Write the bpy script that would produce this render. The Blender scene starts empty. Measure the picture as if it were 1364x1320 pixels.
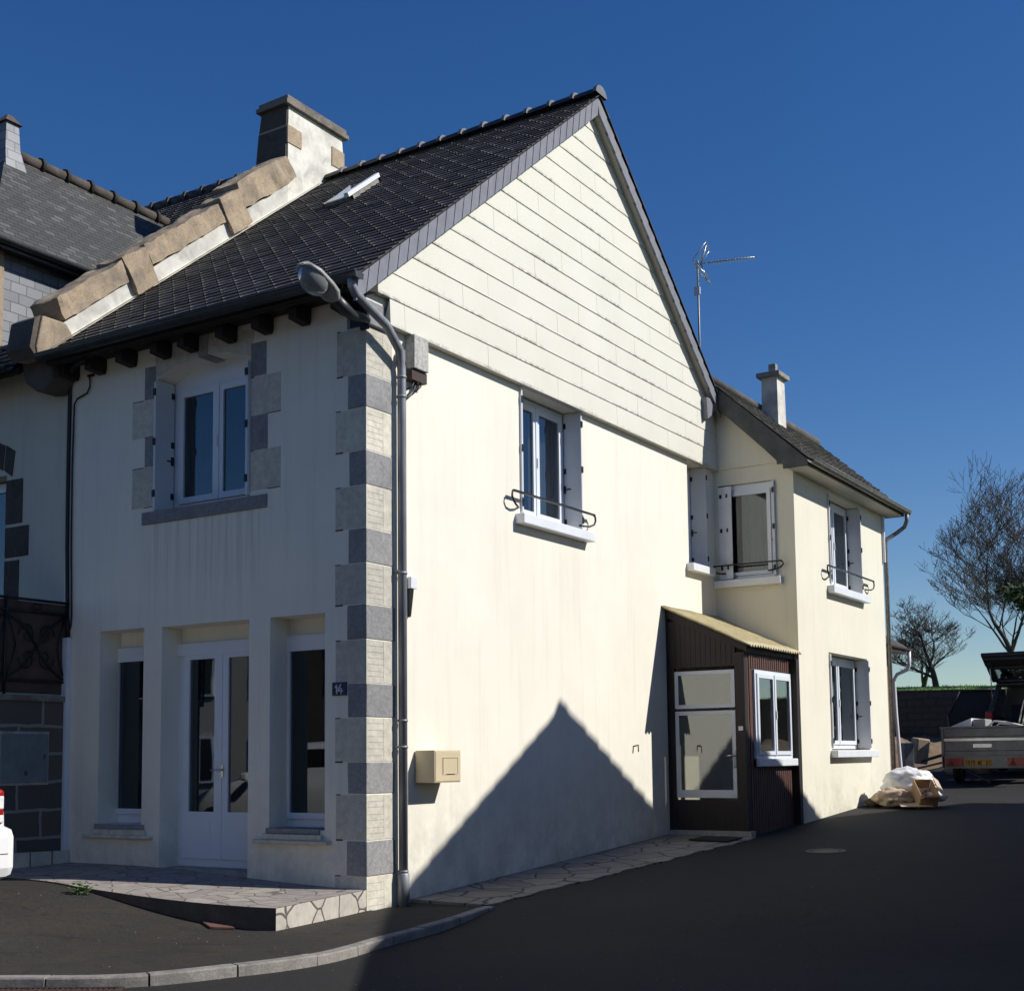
import bpy, math, random
from mathutils import Vector, Matrix, noise
R = math.radians
scn = bpy.context.scene
COL = scn.collection

# ------------------------------------------------------------------ materials
MATS = {}
def lin(c):
    return tuple(((x / 12.92) if x <= .04045 else ((x + .055) / 1.055) ** 2.4) for x in c)

def new_mat(name):
    m = bpy.data.materials.new(name); m.use_nodes = True
    nt = m.node_tree; b = nt.nodes['Principled BSDF']
    MATS[name] = m
    return m, nt, b

def ramp(nt, fac, stops):
    r = nt.nodes.new('ShaderNodeValToRGB')
    els = r.color_ramp.elements
    while len(els) < len(stops): els.new(.5)
    for e, (p, c) in zip(els, stops):
        e.position = p; e.color = (*c, 1) if len(c) == 3 else c
    nt.links.new(fac, r.inputs[0])
    return r.outputs[0]

def coords(nt, scale=(1, 1, 1), rot=(0, 0, 0), world=False):
    mp = nt.nodes.new('ShaderNodeMapping'); mp.inputs['Scale'].default_value = scale; mp.inputs['Rotation'].default_value = rot
    if world:
        g = nt.nodes.new('ShaderNodeNewGeometry'); nt.links.new(g.outputs['Position'], mp.inputs[0])
    else:
        t = nt.nodes.new('ShaderNodeTexCoord'); nt.links.new(t.outputs['Object'], mp.inputs[0])
    return mp.outputs[0]

def noise_tex(nt, co, scale, detail=4, rough=.55, dist=0):
    n = nt.nodes.new('ShaderNodeTexNoise'); n.inputs['Scale'].default_value = scale
    n.inputs['Detail'].default_value = detail; n.inputs['Roughness'].default_value = rough
    n.inputs['Distortion'].default_value = dist
    nt.links.new(co, n.inputs['Vector']); return n.outputs['Fac']

def mixc(nt, fac, a, b, mode='MIX'):
    n = nt.nodes.new('ShaderNodeMix'); n.data_type = 'RGBA'; n.blend_type = mode
    for s, v in ((0, fac), (6, a), (7, b)):
        if isinstance(v, (int, float)): n.inputs[s].default_value = v
        elif isinstance(v, tuple): n.inputs[s].default_value = (*v, 1) if len(v) == 3 else v
        else: nt.links.new(v, n.inputs[s])
    return n.outputs[2]

def mathn(nt, op, a, b=0.0):
    n = nt.nodes.new('ShaderNodeMath'); n.operation = op
    for i, v in ((0, a), (1, b)):
        if isinstance(v, (int, float)): n.inputs[i].default_value = v
        else: nt.links.new(v, n.inputs[i])
    return n.outputs[0]

def bump(nt, b, h, strength=.3, dist=.01):
    n = nt.nodes.new('ShaderNodeBump'); n.inputs['Strength'].default_value = strength; n.inputs['Distance'].default_value = dist
    nt.links.new(h, n.inputs['Height']); nt.links.new(n.outputs[0], b.inputs['Normal'])

def simple(name, c, rough=.6, metal=0, var=.12, scale=6, bmp=0.0, bscale=60, spec=None, stretch=(1, 1, 1)):
    """a plain colour with soft large-scale variation and optional fine bump"""
    m, nt, b = new_mat(name)
    co = coords(nt, stretch)
    f = noise_tex(nt, co, scale, 6, .6)
    lo = tuple(x * (1 - var) for x in c); hi = tuple(min(1, x * (1 + var)) for x in c)
    nt.links.new(ramp(nt, f, [(.3, lo), (.7, hi)]), b.inputs['Base Color'])
    b.inputs['Roughness'].default_value = rough; b.inputs['Metallic'].default_value = metal
    if spec is not None: b.inputs['Specular IOR Level'].default_value = spec
    if bmp: bump(nt, b, noise_tex(nt, co, bscale, 3), bmp, .004)
    return m

def render_wall(name, c, dirt, streaks=.35, bmpv=.35):
    """painted render: blotches, faint vertical streaks, grime low down and scattered hairline marks"""
    m, nt, b = new_mat(name)
    co = coords(nt, world=True)
    f1 = noise_tex(nt, co, .9, 6, .62)
    col = ramp(nt, f1, [(.3, tuple(x * .93 for x in c)), (.62, c), (.8, tuple(min(1, x * 1.03) for x in c))])
    cs = coords(nt, (5, 5, .28), world=True)
    f2 = noise_tex(nt, cs, 1.6, 6, .65)
    s = ramp(nt, f2, [(.5, (0, 0, 0)), (.78, (1, 1, 1))])
    col = mixc(nt, mathn(nt, 'MULTIPLY', s, streaks), col, dirt)
    # damp grime near the ground (a stain with its own ragged outline)
    g = nt.nodes.new('ShaderNodeNewGeometry'); sx = nt.nodes.new('ShaderNodeSeparateXYZ'); nt.links.new(g.outputs['Position'], sx.inputs[0])
    mr = nt.nodes.new('ShaderNodeMapRange'); nt.links.new(sx.outputs[2], mr.inputs[0])
    mr.inputs[1].default_value = 1.5; mr.inputs[2].default_value = .1; mr.inputs[3].default_value = 0; mr.inputs[4].default_value = 1
    f3 = noise_tex(nt, co, 2.6, 8, .7)
    gr = mathn(nt, 'MULTIPLY', mr.outputs[0], ramp(nt, f3, [(.40, (0, 0, 0)), (.62, (1, 1, 1))]))
    col = mixc(nt, mathn(nt, 'MULTIPLY', gr, .55), col, tuple(x * .75 for x in dirt))
    # rain runs below the front window sill: a stain with its own extent
    def band(sock, a, b_, c_, d_):
        m1 = nt.nodes.new('ShaderNodeMapRange'); m1.interpolation_type = 'SMOOTHSTEP'; nt.links.new(sock, m1.inputs[0]); m1.inputs[1].default_value = a; m1.inputs[2].default_value = b_
        m2 = nt.nodes.new('ShaderNodeMapRange'); m2.interpolation_type = 'SMOOTHSTEP'; nt.links.new(sock, m2.inputs[0]); m2.inputs[1].default_value = c_; m2.inputs[2].default_value = d_; m2.inputs[3].default_value = 1; m2.inputs[4].default_value = 0
        return mathn(nt, 'MULTIPLY', m1.outputs[0], m2.outputs[0])
    st_ = mathn(nt, 'MULTIPLY', band(sx.outputs[0], -3.35, -3.1, -1.5, -1.25), band(sx.outputs[2], 2.9, 3.9, 4.16, 4.17))
    fs_ = noise_tex(nt, coords(nt, (9, 9, .2), world=True), 1.3, 4, .6)
    st_ = mathn(nt, 'MULTIPLY', st_, ramp(nt, fs_, [(.42, (0, 0, 0)), (.62, (1, 1, 1))]))
    col = mixc(nt, mathn(nt, 'MULTIPLY', st_, .38), col, tuple(x * .85 for x in dirt))
    f4 = noise_tex(nt, co, 14, 8, .75)
    col = mixc(nt, ramp(nt, f4, [(.7, (0, 0, 0)), (.78, (.35, .35, .35))]), col, dirt)
    nt.links.new(col, b.inputs['Base Color']); b.inputs['Roughness'].default_value = .85
    b.inputs['Specular IOR Level'].default_value = .2
    bump(nt, b, noise_tex(nt, co, 90, 4, .7), bmpv, .004)
    return m

def asphalt(name, c, dirtc):
    m, nt, b = new_mat(name)
    co = coords(nt, world=True)
    f1 = noise_tex(nt, co, .5, 8, .65)
    f2 = noise_tex(nt, co, 42, 4, .85)
    f3 = noise_tex(nt, co, 120, 2, .8)
    col = ramp(nt, f1, [(.3, tuple(x * .8 for x in c)), (.55, c), (.75, tuple(x * 1.25 for x in c))])
    col = mixc(nt, ramp(nt, f2, [(.36, (.25, .25, .25)), (.62, (1.0, 1.0, 1.0))]), (0.012, .012, .012), col)
    col = mixc(nt, ramp(nt, f3, [(.68, (0, 0, 0)), (.76, (.5, .5, .5))]), col, (.16, .155, .14))
    f4 = noise_tex(nt, co, 1.7, 8, .7, .6)
    col = mixc(nt, ramp(nt, f4, [(.46, (0, 0, 0)), (.7, (.7, .7, .7))]), col, dirtc)
    f5 = noise_tex(nt, co, 14, 5, .75, .3)
    col = mixc(nt, ramp(nt, f5, [(.3, (.62, .62, .62)), (.7, (1, 1, 1))]), (.010, .010, .009), col)
    f6 = noise_tex(nt, coords(nt, (1, 1, 1), world=True), .33, 3, .5, 2.5)
    col = mixc(nt, ramp(nt, f6, [(.492, (0, 0, 0)), (.5, (.55, .55, .55)), (.508, (0, 0, 0))]), col, (.012, .012, .011))
    nt.links.new(col, b.inputs['Base Color']); b.inputs['Roughness'].default_value = .88
    b.inputs['Specular IOR Level'].default_value = .25
    bump(nt, b, f2, .5, .006)
    return m

def crazy(name, cols, joint, scale=3.2, bmpv=.4):
    m, nt, b = new_mat(name)
    co = coords(nt, world=True)
    nz = nt.nodes.new('ShaderNodeTexNoise'); nz.inputs['Scale'].default_value = 2.5; nt.links.new(co, nz.inputs['Vector'])
    add = nt.nodes.new('ShaderNodeMix'); add.data_type = 'VECTOR'; add.inputs[0].default_value = .12
    nt.links.new(co, add.inputs[4]); nt.links.new(nz.outputs['Color'], add.inputs[5])
    v = nt.nodes.new('ShaderNodeTexVoronoi'); v.inputs['Scale'].default_value = scale; nt.links.new(add.outputs[1], v.inputs['Vector'])
    e = nt.nodes.new('ShaderNodeTexVoronoi'); e.feature = 'DISTANCE_TO_EDGE'; e.inputs['Scale'].default_value = scale
    nt.links.new(add.outputs[1], e.inputs['Vector'])
    sp = nt.nodes.new('ShaderNodeSeparateColor'); nt.links.new(v.outputs['Color'], sp.inputs[0])
    n = len(cols); c1 = ramp(nt, sp.outputs[0], [(i / max(1, n - 1), c) for i, c in enumerate(cols)])
    f = noise_tex(nt, co, 9, 8, .7)
    c1 = mixc(nt, ramp(nt, f, [(.4, (0, 0, 0)), (.8, (.7, .7, .7))]), c1, tuple(x * .55 for x in cols[0]))
    msk = ramp(nt, e.outputs['Distance'], [(.018, (0, 0, 0)), (.04, (1, 1, 1))])
    nt.links.new(mixc(nt, msk, joint, c1), b.inputs['Base Color']); b.inputs['Roughness'].default_value = .8
    bump(nt, b, mixc(nt, .3, msk, f), bmpv, .012)
    return m

def stone(name, c, dark, scale=7, speck=.5, bmpv=.5):
    m, nt, b = new_mat(name)
    co = coords(nt, world=True)
    f = noise_tex(nt, co, scale, 8, .7); f2 = noise_tex(nt, co, 70, 4, .8); f3 = noise_tex(nt, co, 2.2, 5, .6, 1)
    col = ramp(nt, f, [(.25, tuple(x * .65 for x in c)), (.55, c), (.8, tuple(min(1, x * 1.2) for x in c))])
    col = mixc(nt, ramp(nt, f2, [(.42, (speck,) * 3), (.55, (0, 0, 0))]), col, dark)
    col = mixc(nt, ramp(nt, f3, [(.5, (0, 0, 0)), (.7, (.75, .75, .75))]), col, dark)
    oi = nt.nodes.new('ShaderNodeObjectInfo')
    col = mixc(nt, 1.0, col, ramp(nt, oi.outputs['Random'], [(0, (.80, .80, .81)), (1, (1.10, 1.08, 1.05))]), 'MULTIPLY')
    nt.links.new(col, b.inputs['Base Color']); b.inputs['Roughness'].default_value = .9
    bump(nt, b, mixc(nt, .4, f, f2), bmpv, .015)
    return m

def brickmat(name, cols, mortar, bw, bh, ms=.02, rotx=False, bmpv=.5, axis='X', squash=1.0, warp=0.0, rough=.8):
    """brick texture laid on a plane that faces X (uses y,z) or Y (uses x,z)"""
    m, nt, b = new_mat(name)
    t = nt.nodes.new('ShaderNodeNewGeometry'); s = nt.nodes.new('ShaderNodeSeparateXYZ'); nt.links.new(t.outputs['Position'], s.inputs[0])
    cb = nt.nodes.new('ShaderNodeCombineXYZ')
    nt.links.new(s.outputs[1 if axis == 'X' else 0], cb.inputs[0]); nt.links.new(s.outputs[2], cb.inputs[1])
    vec = cb.outputs[0]
    if warp:
        nz = nt.nodes.new('ShaderNodeTexNoise'); nz.inputs['Scale'].default_value = 3; nt.links.new(vec, nz.inputs['Vector'])
        mx = nt.nodes.new('ShaderNodeMix'); mx.data_type = 'VECTOR'; mx.inputs[0].default_value = warp
        nt.links.new(vec, mx.inputs[4]); nt.links.new(nz.outputs['Color'], mx.inputs[5]); vec = mx.outputs[1]
    br = nt.nodes.new('ShaderNodeTexBrick'); nt.links.new(vec, br.inputs['Vector'])
    br.inputs['Scale'].default_value = 1; br.inputs['Brick Width'].default_value = bw; br.inputs['Row Height'].default_value = bh
    br.inputs['Mortar Size'].default_value = ms; br.inputs['Mortar Smooth'].default_value = .15
    br.inputs['Color1'].default_value = (0, 0, 0, 1); br.inputs['Color2'].default_value = (1, 1, 1, 1); br.inputs['Mortar'].default_value = (.5, .5, .5, 1)
    br.squash = squash
    sp = nt.nodes.new('ShaderNodeSeparateColor'); nt.links.new(br.outputs['Color'], sp.inputs[0])
    n = len(cols); c1 = ramp(nt, sp.outputs[0], [(i / max(1, n - 1), c) for i, c in enumerate(cols)])
    co = coords(nt, world=True); f = noise_tex(nt, co, 8, 8, .7)
    c1 = mixc(nt, ramp(nt, f, [(.35, (.0, .0, .0)), (.75, (.6, .6, .6))]), c1, tuple(x * 1.35 for x in cols[0]))
    nt.links.new(mixc(nt, br.outputs['Fac'], c1, mortar), b.inputs['Base Color']); b.inputs['Roughness'].default_value = rough
    inv = mathn(nt, 'SUBTRACT', 1.0, br.outputs['Fac'])
    bump(nt, b, mixc(nt, .25, inv, f), bmpv, .012)
    return m

def glass(name, tint=(.55, .6, .62), refl=.16):
    m = bpy.data.materials.new(name); m.use_nodes = True; nt = m.node_tree; nt.nodes.clear()
    o = nt.nodes.new('ShaderNodeOutputMaterial'); t = nt.nodes.new('ShaderNodeBsdfTransparent'); g = nt.nodes.new('ShaderNodeBsdfGlossy')
    t.inputs[0].default_value = (*tint, 1); g.inputs[0].default_value = (.9, .95, 1, 1); g.inputs['Roughness'].default_value = .015
    fr = nt.nodes.new('ShaderNodeLayerWeight'); fr.inputs[0].default_value = .5
    mx = nt.nodes.new('ShaderNodeMixShader'); f = mathn(nt, 'ADD', mathn(nt, 'MULTIPLY', mathn(nt, 'POWER', fr.outputs['Facing'], 4.0), .85), refl * .5)
    co = coords(nt, world=True); bp = nt.nodes.new('ShaderNodeBump'); bp.inputs['Strength'].default_value = .03; bp.inputs['Distance'].default_value = .02
    nt.links.new(noise_tex(nt, co, 1.4, 2), bp.inputs['Height']); nt.links.new(bp.outputs[0], g.inputs['Normal'])
    nt.links.new(f, mx.inputs[0]); nt.links.new(t.outputs[0], mx.inputs[1]); nt.links.new(g.outputs[0], mx.inputs[2])
    nt.links.new(mx.outputs[0], o.inputs[0]); MATS[name] = m; return m

# ------------------------------------------------------------------ mesh builder
class MB:
    def __init__(s): s.v = []; s.f = []; s.m = []; s.sm = []
    def add(s, vs, fs, mat=0, smooth=False):
        o = len(s.v); s.v += [tuple(v) for v in vs]
        for f in fs: s.f.append(tuple(i + o for i in f)); s.m.append(mat); s.sm.append(smooth)
        return s
    def box(s, x0, x1, y0, y1, z0, z1, mat=0):
        if x0 > x1: x0, x1 = x1, x0
        if y0 > y1: y0, y1 = y1, y0
        if z0 > z1: z0, z1 = z1, z0
        vs = [(x0, y0, z0), (x1, y0, z0), (x1, y1, z0), (x0, y1, z0), (x0, y0, z1), (x1, y0, z1), (x1, y1, z1), (x0, y1, z1)]
        return s.add(vs, [(0, 3, 2, 1), (4, 5, 6, 7), (0, 1, 5, 4), (1, 2, 6, 5), (2, 3, 7, 6), (3, 0, 4, 7)], mat)
    def mbox(s, M, sx, sy, sz, mat=0, bev=0):
        vs = [(x * sx / 2, y * sy / 2, z * sz / 2) for z in (-1, 1) for x, y in ((-1, -1), (1, -1), (1, 1), (-1, 1))]
        return s.add([M @ Vector(v) for v in vs], [(0, 3, 2, 1), (4, 5, 6, 7), (0, 1, 5, 4), (1, 2, 6, 5), (2, 3, 7, 6), (3, 0, 4, 7)], mat)
    def prism(s, poly, a, b, axis=0, mat=0):
        """poly: 2-D outline in the other two axes (in x,y,z order), extruded along axis from a to b"""
        def P(p, t):
            q = [p[0], p[1]]; q.insert(axis, t); return tuple(q)
        n = len(poly); vs = [P(p, a) for p in poly] + [P(p, b) for p in poly]
        area = sum(poly[i][0] * poly[(i + 1) % n][1] - poly[(i + 1) % n][0] * poly[i][1] for i in range(n))
        fs = [tuple(range(n))[::-1], tuple(range(n, 2 * n))] + [(i, (i + 1) % n, (i + 1) % n + n, i + n) for i in range(n)]
        flip = (area < 0) ^ (b < a) ^ (axis == 1)
        if flip: fs = [f[::-1] for f in fs]
        return s.add(vs, fs, mat)
    def tube(s, pts, r, n=8, mat=0, caps=True, smooth=True):
        pts = [Vector(p) for p in pts]; rs = r if isinstance(r, (list, tuple)) else [r] * len(pts)
        vs = []; up = None
        for i, p in enumerate(pts):
            d = (pts[min(i + 1, len(pts) - 1)] - pts[max(i - 1, 0)]).normalized()
            if up is None:
                up = Vector((0, 0, 1)) if abs(d.z) < .9 else Vector((1, 0, 0))
            a = d.cross(up).normalized(); up = a.cross(d).normalized()
            for k in range(n):
                t = 2 * math.pi * k / n
                vs.append(p + (a * math.cos(t) + up * math.sin(t)) * rs[i])
        fs = [(i * n + k, i * n + (k + 1) % n, (i + 1) * n + (k + 1) % n, (i + 1) * n + k) for i in range(len(pts) - 1) for k in range(n)]
        s.add(vs, fs, mat, smooth)
        if caps:
            o = len(s.v) - len(vs)
            s.f.append(tuple(o + k for k in range(n))[::-1]); s.m.append(mat); s.sm.append(False)
            s.f.append(tuple(o + (len(pts) - 1) * n + k for k in range(n))); s.m.append(mat); s.sm.append(False)
        return s
    def cyl(s, a, b, r, n=16, mat=0): return s.tube([a, b], r, n, mat)
    def build(s, name, mats, parent=None, label=None, bevel=0, recalc=False):
        me = bpy.data.meshes.new(name)
        off = Vector((0, 0, 0))
        p = parent
        while p is not None: off = off + Vector(p.location); p = p.parent
        me.from_pydata([tuple(Vector(v) - off) for v in s.v], [], s.f)
        for m in (mats if isinstance(mats, (list, tuple)) else [mats]): me.materials.append(MATS[m] if isinstance(m, str) else m)
        for p_, mi, sm in zip(me.polygons, s.m, s.sm): p_.material_index = mi; p_.use_smooth = sm
        me.update()
        o = bpy.data.objects.new(name, me); COL.objects.link(o)
        if parent is not None: o.parent = parent
        if label: o['label'] = label
        if bevel:
            bv = o.modifiers.new('bevel', 'BEVEL'); bv.width = bevel; bv.segments = 2; bv.limit_method = 'ANGLE'; bv.angle_limit = R(40)
        return o

def thing(name, label, cat, loc=(0, 0, 0), group=None):
    o = bpy.data.objects.new(name, None); COL.objects.link(o); o.location = loc; o.empty_display_size = .2
    o['label'] = label; o['category'] = cat
    if group: o['group'] = group
    return o
def tag(o, label, cat, group=None):
    o['label'] = label; o['category'] = cat
    if group: o['group'] = group
    return o
def struct(o, kind='structure'): o['kind'] = kind; return o

def rough(mb, amp, seed=0, sc=4.0):
    out = []
    for v in mb.v:
        p = Vector(v) * sc + Vector((seed, seed * 2, 0)); nz = noise.noise_vector(p); n3 = noise.noise_vector(p * 4.3) * .35; out.append((v[0] + (nz.x + n3.x) * amp, v[1] + (nz.y + n3.y) * amp, v[2] + (nz.z + n3.z) * amp))
    mb.v = out; return mb

class XF(MB):
    """mesh builder in wall coordinates (u along the wall, d into the wall, z up)"""
    def __init__(s, f): super().__init__(); s.fn = f
    def ub(s, u0, u1, d0, d1, z0, z1, mat=0):
        ps = [s.fn(u, d, z) for u, d, z in ((u0, d0, z0), (u1, d1, z1))]
        return s.box(ps[0][0], ps[1][0], ps[0][1], ps[1][1], ps[0][2], ps[1][2], mat)
    def ut(s, pts, r, n=8, mat=0): return s.tube([s.fn(*p) for p in pts], r, n, mat)

F_FACADE = lambda u, d, z: (u, d, z)
F_GABLE = lambda u, d, z: (-d, u, z)
WX, WY = 1.317, 8.895
F_WSIDE = lambda u, d, z: (WX - d, u, z)
F_WFRONT = lambda u, d, z: (u, WY + d, z)
F_PFRONT = lambda u, d, z: (u, 6.985 + d, z)
F_PSIDE = lambda u, d, z: (1.2 - d, u, z)

def wall_grid(mb, fn, u0, u1, z0, z1, t, holes, mat=0, jamb=None):
    us = sorted({u0, u1, *[h[0] for h in holes], *[h[1] for h in holes]}); zs = sorted({z0, z1, *[h[2] for h in holes], *[h[3] for h in holes]})
    us = [u for u in us if u0 <= u <= u1]; zs = [z for z in zs if z0 <= z <= z1]
    solid = lambda i, j: 0 <= i < len(us) - 1 and 0 <= j < len(zs) - 1 and not any(
        h[0] - 1e-6 <= us[i] and us[i + 1] <= h[1] + 1e-6 and h[2] - 1e-6 <= zs[j] and zs[j + 1] <= h[3] + 1e-6 for h in holes)
    def q(pts, m=mat): mb.add([fn(*p) for p in pts], [(0, 1, 2, 3)], m)
    for i in range(len(us) - 1):
        for j in range(len(zs) - 1):
            if not solid(i, j): continue
            a, b, c, d = us[i], us[i + 1], zs[j], zs[j + 1]
            q([(a, 0, c), (b, 0, c), (b, 0, d), (a, 0, d)]); q([(a, t, d), (b, t, d), (b, t, c), (a, t, c)])
            if not solid(i - 1, j): q([(a, 0, d), (a, t, d), (a, t, c), (a, 0, c)])
            if not solid(i + 1, j): q([(b, 0, c), (b, t, c), (b, t, d), (b, 0, d)])
            if not solid(i, j - 1): q([(a, 0, c), (a, t, c), (b, t, c), (b, 0, c)])
            if not solid(i, j + 1): q([(a, 0, d), (b, 0, d), (b, t, d), (a, t, d)])
    return mb

# ------------------------------------------------------------------ material set
render_wall('cream render', (.84, .80, .69), (.52, .50, .42), .28)
render_wall('yellow render', (.78, .745, .62), (.46, .42, .30), .18)
render_wall('neighbour render', (.60, .585, .49), (.36, .36, .31), .3)
render_wall('opposite render', (.50, .47, .42), (.3, .28, .24), .3)
stone('dark quoin', (.32, .32, .325), (.17, .17, .172), 20, .55, .35)
stone('light quoin', (.65, .62, .525), (.45, .43, .37), 12, .2, .3)
stone('sandstone', (.52, .40, .27), (.20, .175, .14), 4, .6, 1)
stone('weathered stone', (.27, .235, .20), (.07, .065, .06), 5, .6, 1)
stone('corbel stone', (.11, .09, .075), (.04, .035, .03), 6, .4, .8)
stone('concrete', (.40, .39, .36), (.16, .15, .13), 8, .4, .6)
stone('kerb stone', (.30, .28, .255), (.13, .12, .11), 9, .5, .6)
stone('white render chimney', (.74, .72, .65), (.36, .36, .33), 3, .1, .3)
simple('tile dark', (.046, .044, .044), .68, 0, .55, 2.2, .25, 40)
simple('wing tile', (.085, .078, .068), .8, 0, .4, 3, .3, 40)
simple('ridge tile', (.026, .026, .032), .6, 0, .3, 4)
simple('ridge collar', (.16, .16, .165), .5, 0, .25, 9)
brickmat('slate roof', [(.030, .030, .029), (.045, .045, .044), (.105, .105, .10), (.035, .035, .036), (.055, .053, .048), (.030, .030, .030)], (.012, .012, .012), .17, .062, .006, axis='X', bmpv=.9, warp=.03, rough=.6)
brickmat('slate cheek', [(.13, .14, .16), (.19, .20, .225), (.24, .25, .27)], (.06, .062, .07), .24, .135, .006, axis='X', bmpv=.4, warp=.02, rough=.5)
brickmat('granite blocks', [(.060, .056, .052), (.085, .075, .065), (.105, .085, .065)], (.22, .215, .20), .62, .3, .018, axis='X', bmpv=.6, warp=.06)
brickmat('red brick', [(.16, .075, .055), (.20, .10, .075), (.12, .06, .05)], (.18, .16, .14), .22, .075, .01, axis='X', bmpv=.5)
brickmat('rubble wall', [(.045, .040, .036), (.06, .052, .045), (.05, .043, .038)], (.035, .032, .028), .34, .16, .02, axis='Y', bmpv=.9, warp=.12)
simple('verge slate', (.185, .19, .215), .55, 0, .14, 7, .1, 60)
simple('soffit paint', (.50, .485, .42), .7, 0, .06, 3)
simple('siding paint', (.80, .79, .71), .6, 0, .03, 2, .08, 50)
simple('white pvc', (.72, .76, .82), .3, 0, .03, 2)
simple('white paint', (.74, .76, .80), .4, 0, .06, 4)
simple('grey shutter', (.63, .66, .70), .45, 0, .05, 3)
simple('black iron', (.014, .014, .017), .45, .3, .2, 20)
simple('zinc', (.25, .26, .285), .5, .25, .22, 5, 0, stretch=(2, 2, .6))
simple('dark zinc', (.055, .058, .062), .42, .6, .3, 6)
simple('old zinc', (.20, .195, .18), .5, .4, .35, 12)
simple('rafter wood', (.020, .016, .013), .8, 0, .3, 12)
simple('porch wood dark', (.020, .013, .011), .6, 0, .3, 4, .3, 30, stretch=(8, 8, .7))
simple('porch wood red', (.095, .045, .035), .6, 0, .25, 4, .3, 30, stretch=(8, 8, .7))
simple('fibreglass', (.42, .36, .20), .55, 0, .25, 9, .2, 60)
simple('letterbox paint', (.62, .52, .34), .45, 0, .06, 5)
simple('grey plastic', (.30, .30, .29), .5, 0, .12, 20)
simple('weathered box', (.40, .39, .36), .8, 0, .35, 26, .4, 80)
simple('meter paint', (.14, .17, .185), .5, 0, .2, 7)
simple('rust iron', (.045, .028, .022), .75, 0, .5, 9)
simple('rust panel', (.075, .045, .035), .8, 0, .3, 5)
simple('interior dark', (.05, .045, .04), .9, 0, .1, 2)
simple('interior wall', (.32, .28, .21), .9, 0, .05, 2)
simple('curtain blue', (.05, .06, .10), .9, 0, .3, 9, stretch=(9, 9, .3))
simple('curtain brown', (.13, .085, .07), .9, 0, .25, 7, stretch=(9, 9, .3))
simple('curtain pale', (.42, .34, .31), .9, 0, .2, 7, stretch=(9, 9, .3))
simple('blue enamel', (.012, .016, .075), .25, 0, .1, 3)
simple('enamel white', (.62, .64, .70), .3, 0, .02, 3)
simple('rubber', (.015, .015, .015), .8, 0, .2, 9)
simple('car white', (.80, .80, .79), .18, 0, .015, 2, spec=.6)
simple('car dark', (.045, .047, .05), .3, .4, .1, 3)
simple('car trim', (.02, .02, .022), .6, 0, .2, 7)
simple('chrome', (.6, .6, .6), .2, 1, .05, 5)
simple('lamp red', (.35, .012, .012), .2, 0, .2, 20)
simple('lamp clear', (.75, .74, .74), .15, 0, .1, 30)
simple('galvanised', (.235, .245, .235), .5, .35, .2, 7, .1, 40)
simple('plate yellow', (.50, .30, .02), .45, 0, .05, 4)
simple('cardboard', (.40, .27, .16), .85, 0, .15, 6, .2, 40)
simple('cardboard light', (.56, .43, .30), .85, 0, .12, 6)
simple('paper sack', (.50, .38, .27), .8, 0, .3, 8, .6, 16)
simple('white sack', (.78, .78, .79), .35, 0, .06, 8, .9, 22)
simple('bark', (.070, .058, .052), .9, 0, .4, 14, .4, 40)
simple('twig', (.075, .062, .055), .9, 0, .35, 20)
simple('bud leaf', (.10, .075, .045), .7, 0, .45, 2)
simple('green leaf', (.035, .06, .014), .6, 0, .5, 1.6)
simple('weed leaf', (.08, .18, .03), .5, 0, .3, 14)
simple('terracotta', (.15, .07, .05), .8, 0, .25, 12, .3, 40)
simple('drain iron', (.06, .035, .028), .7, .2, .5, 14)
simple('soil', (.20, .135, .085), .95, 0, .4, 3, .9, 9)
simple('timber pale', (.34, .24, .14), .8, 0, .25, 9)
simple('aluminium', (.62, .63, .64), .3, .9, .1, 9)
simple('dark pane', (.02, .022, .026), .12); glass('window glass'); glass('porch glass', (.72, .72, .68), .30)
crazy('terrace paving', [(.31, .26, .23), (.37, .33, .29), (.28, .25, .24), (.39, .355, .31)], (.14, .125, .11), 4.3)
crazy('gable paving', [(.20, .185, .16), (.29, .26, .225), (.24, .225, .205)], (.05, .047, .043), 2.7)
crazy('terrace edge', [(.46, .43, .37), (.55, .51, .44), (.42, .40, .35)], (.10, .09, .08), 3.6)
asphalt('road asphalt', (.037, .036, .034), (.034, .032, .028))
asphalt('pavement asphalt', (.060, .055, .047), (.062, .047, .030))

# ------------------------------------------------------------------ ground
def softp(t, k=.6): return k * math.log1p(math.exp(max(-40, min(40, t / k))))
def sst(t): t = max(0, min(1, t)); return t * t * (3 - 2 * t)
def gz(x, y):
    yy = min(y, 24)
    return -.05 + .053 * softp(yy) + .31 * sst(-x / 3.0) * sst((6 + min(y, 0)) / 4.5 if y < 0 else 1)
def road_z(x, y): return gz(x, y) - .060 * (1 - sst((y + .6) / 1.6)) - .006

def sheet(fn, xs, ys, name, mat, keep=None):
    mb = MB(); idx = {}
    for i, x in enumerate(xs):
        for j, y in enumerate(ys): idx[i, j] = len(mb.v); mb.v.append((x, y, fn(x, y)))
    for i in range(len(xs) - 1):
        for j in range(len(ys) - 1):
            mb.f.append((idx[i, j], idx[i + 1, j], idx[i + 1, j + 1], idx[i, j + 1])); mb.m.append(0); mb.sm.append(True)
    return mb.build(name, mat)
def steps(a, b, n): return [a + (b - a) * i / n for i in range(n + 1)]
gx = [-900, -300, -100, -40] + steps(-20, 20, 80) + [40, 100, 300, 900]
gy = [-900, -300, -100, -40] + steps(-20, 22, 84) + [24.5, 25.5, 40, 100, 300, 900]
def road_full(x, y):
    z = road_z(x, min(y, 24))
    return z - (.6 if (y > 25) else 0)
struct(sheet(road_full, gx, gy, 'road', 'road asphalt'))

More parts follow.
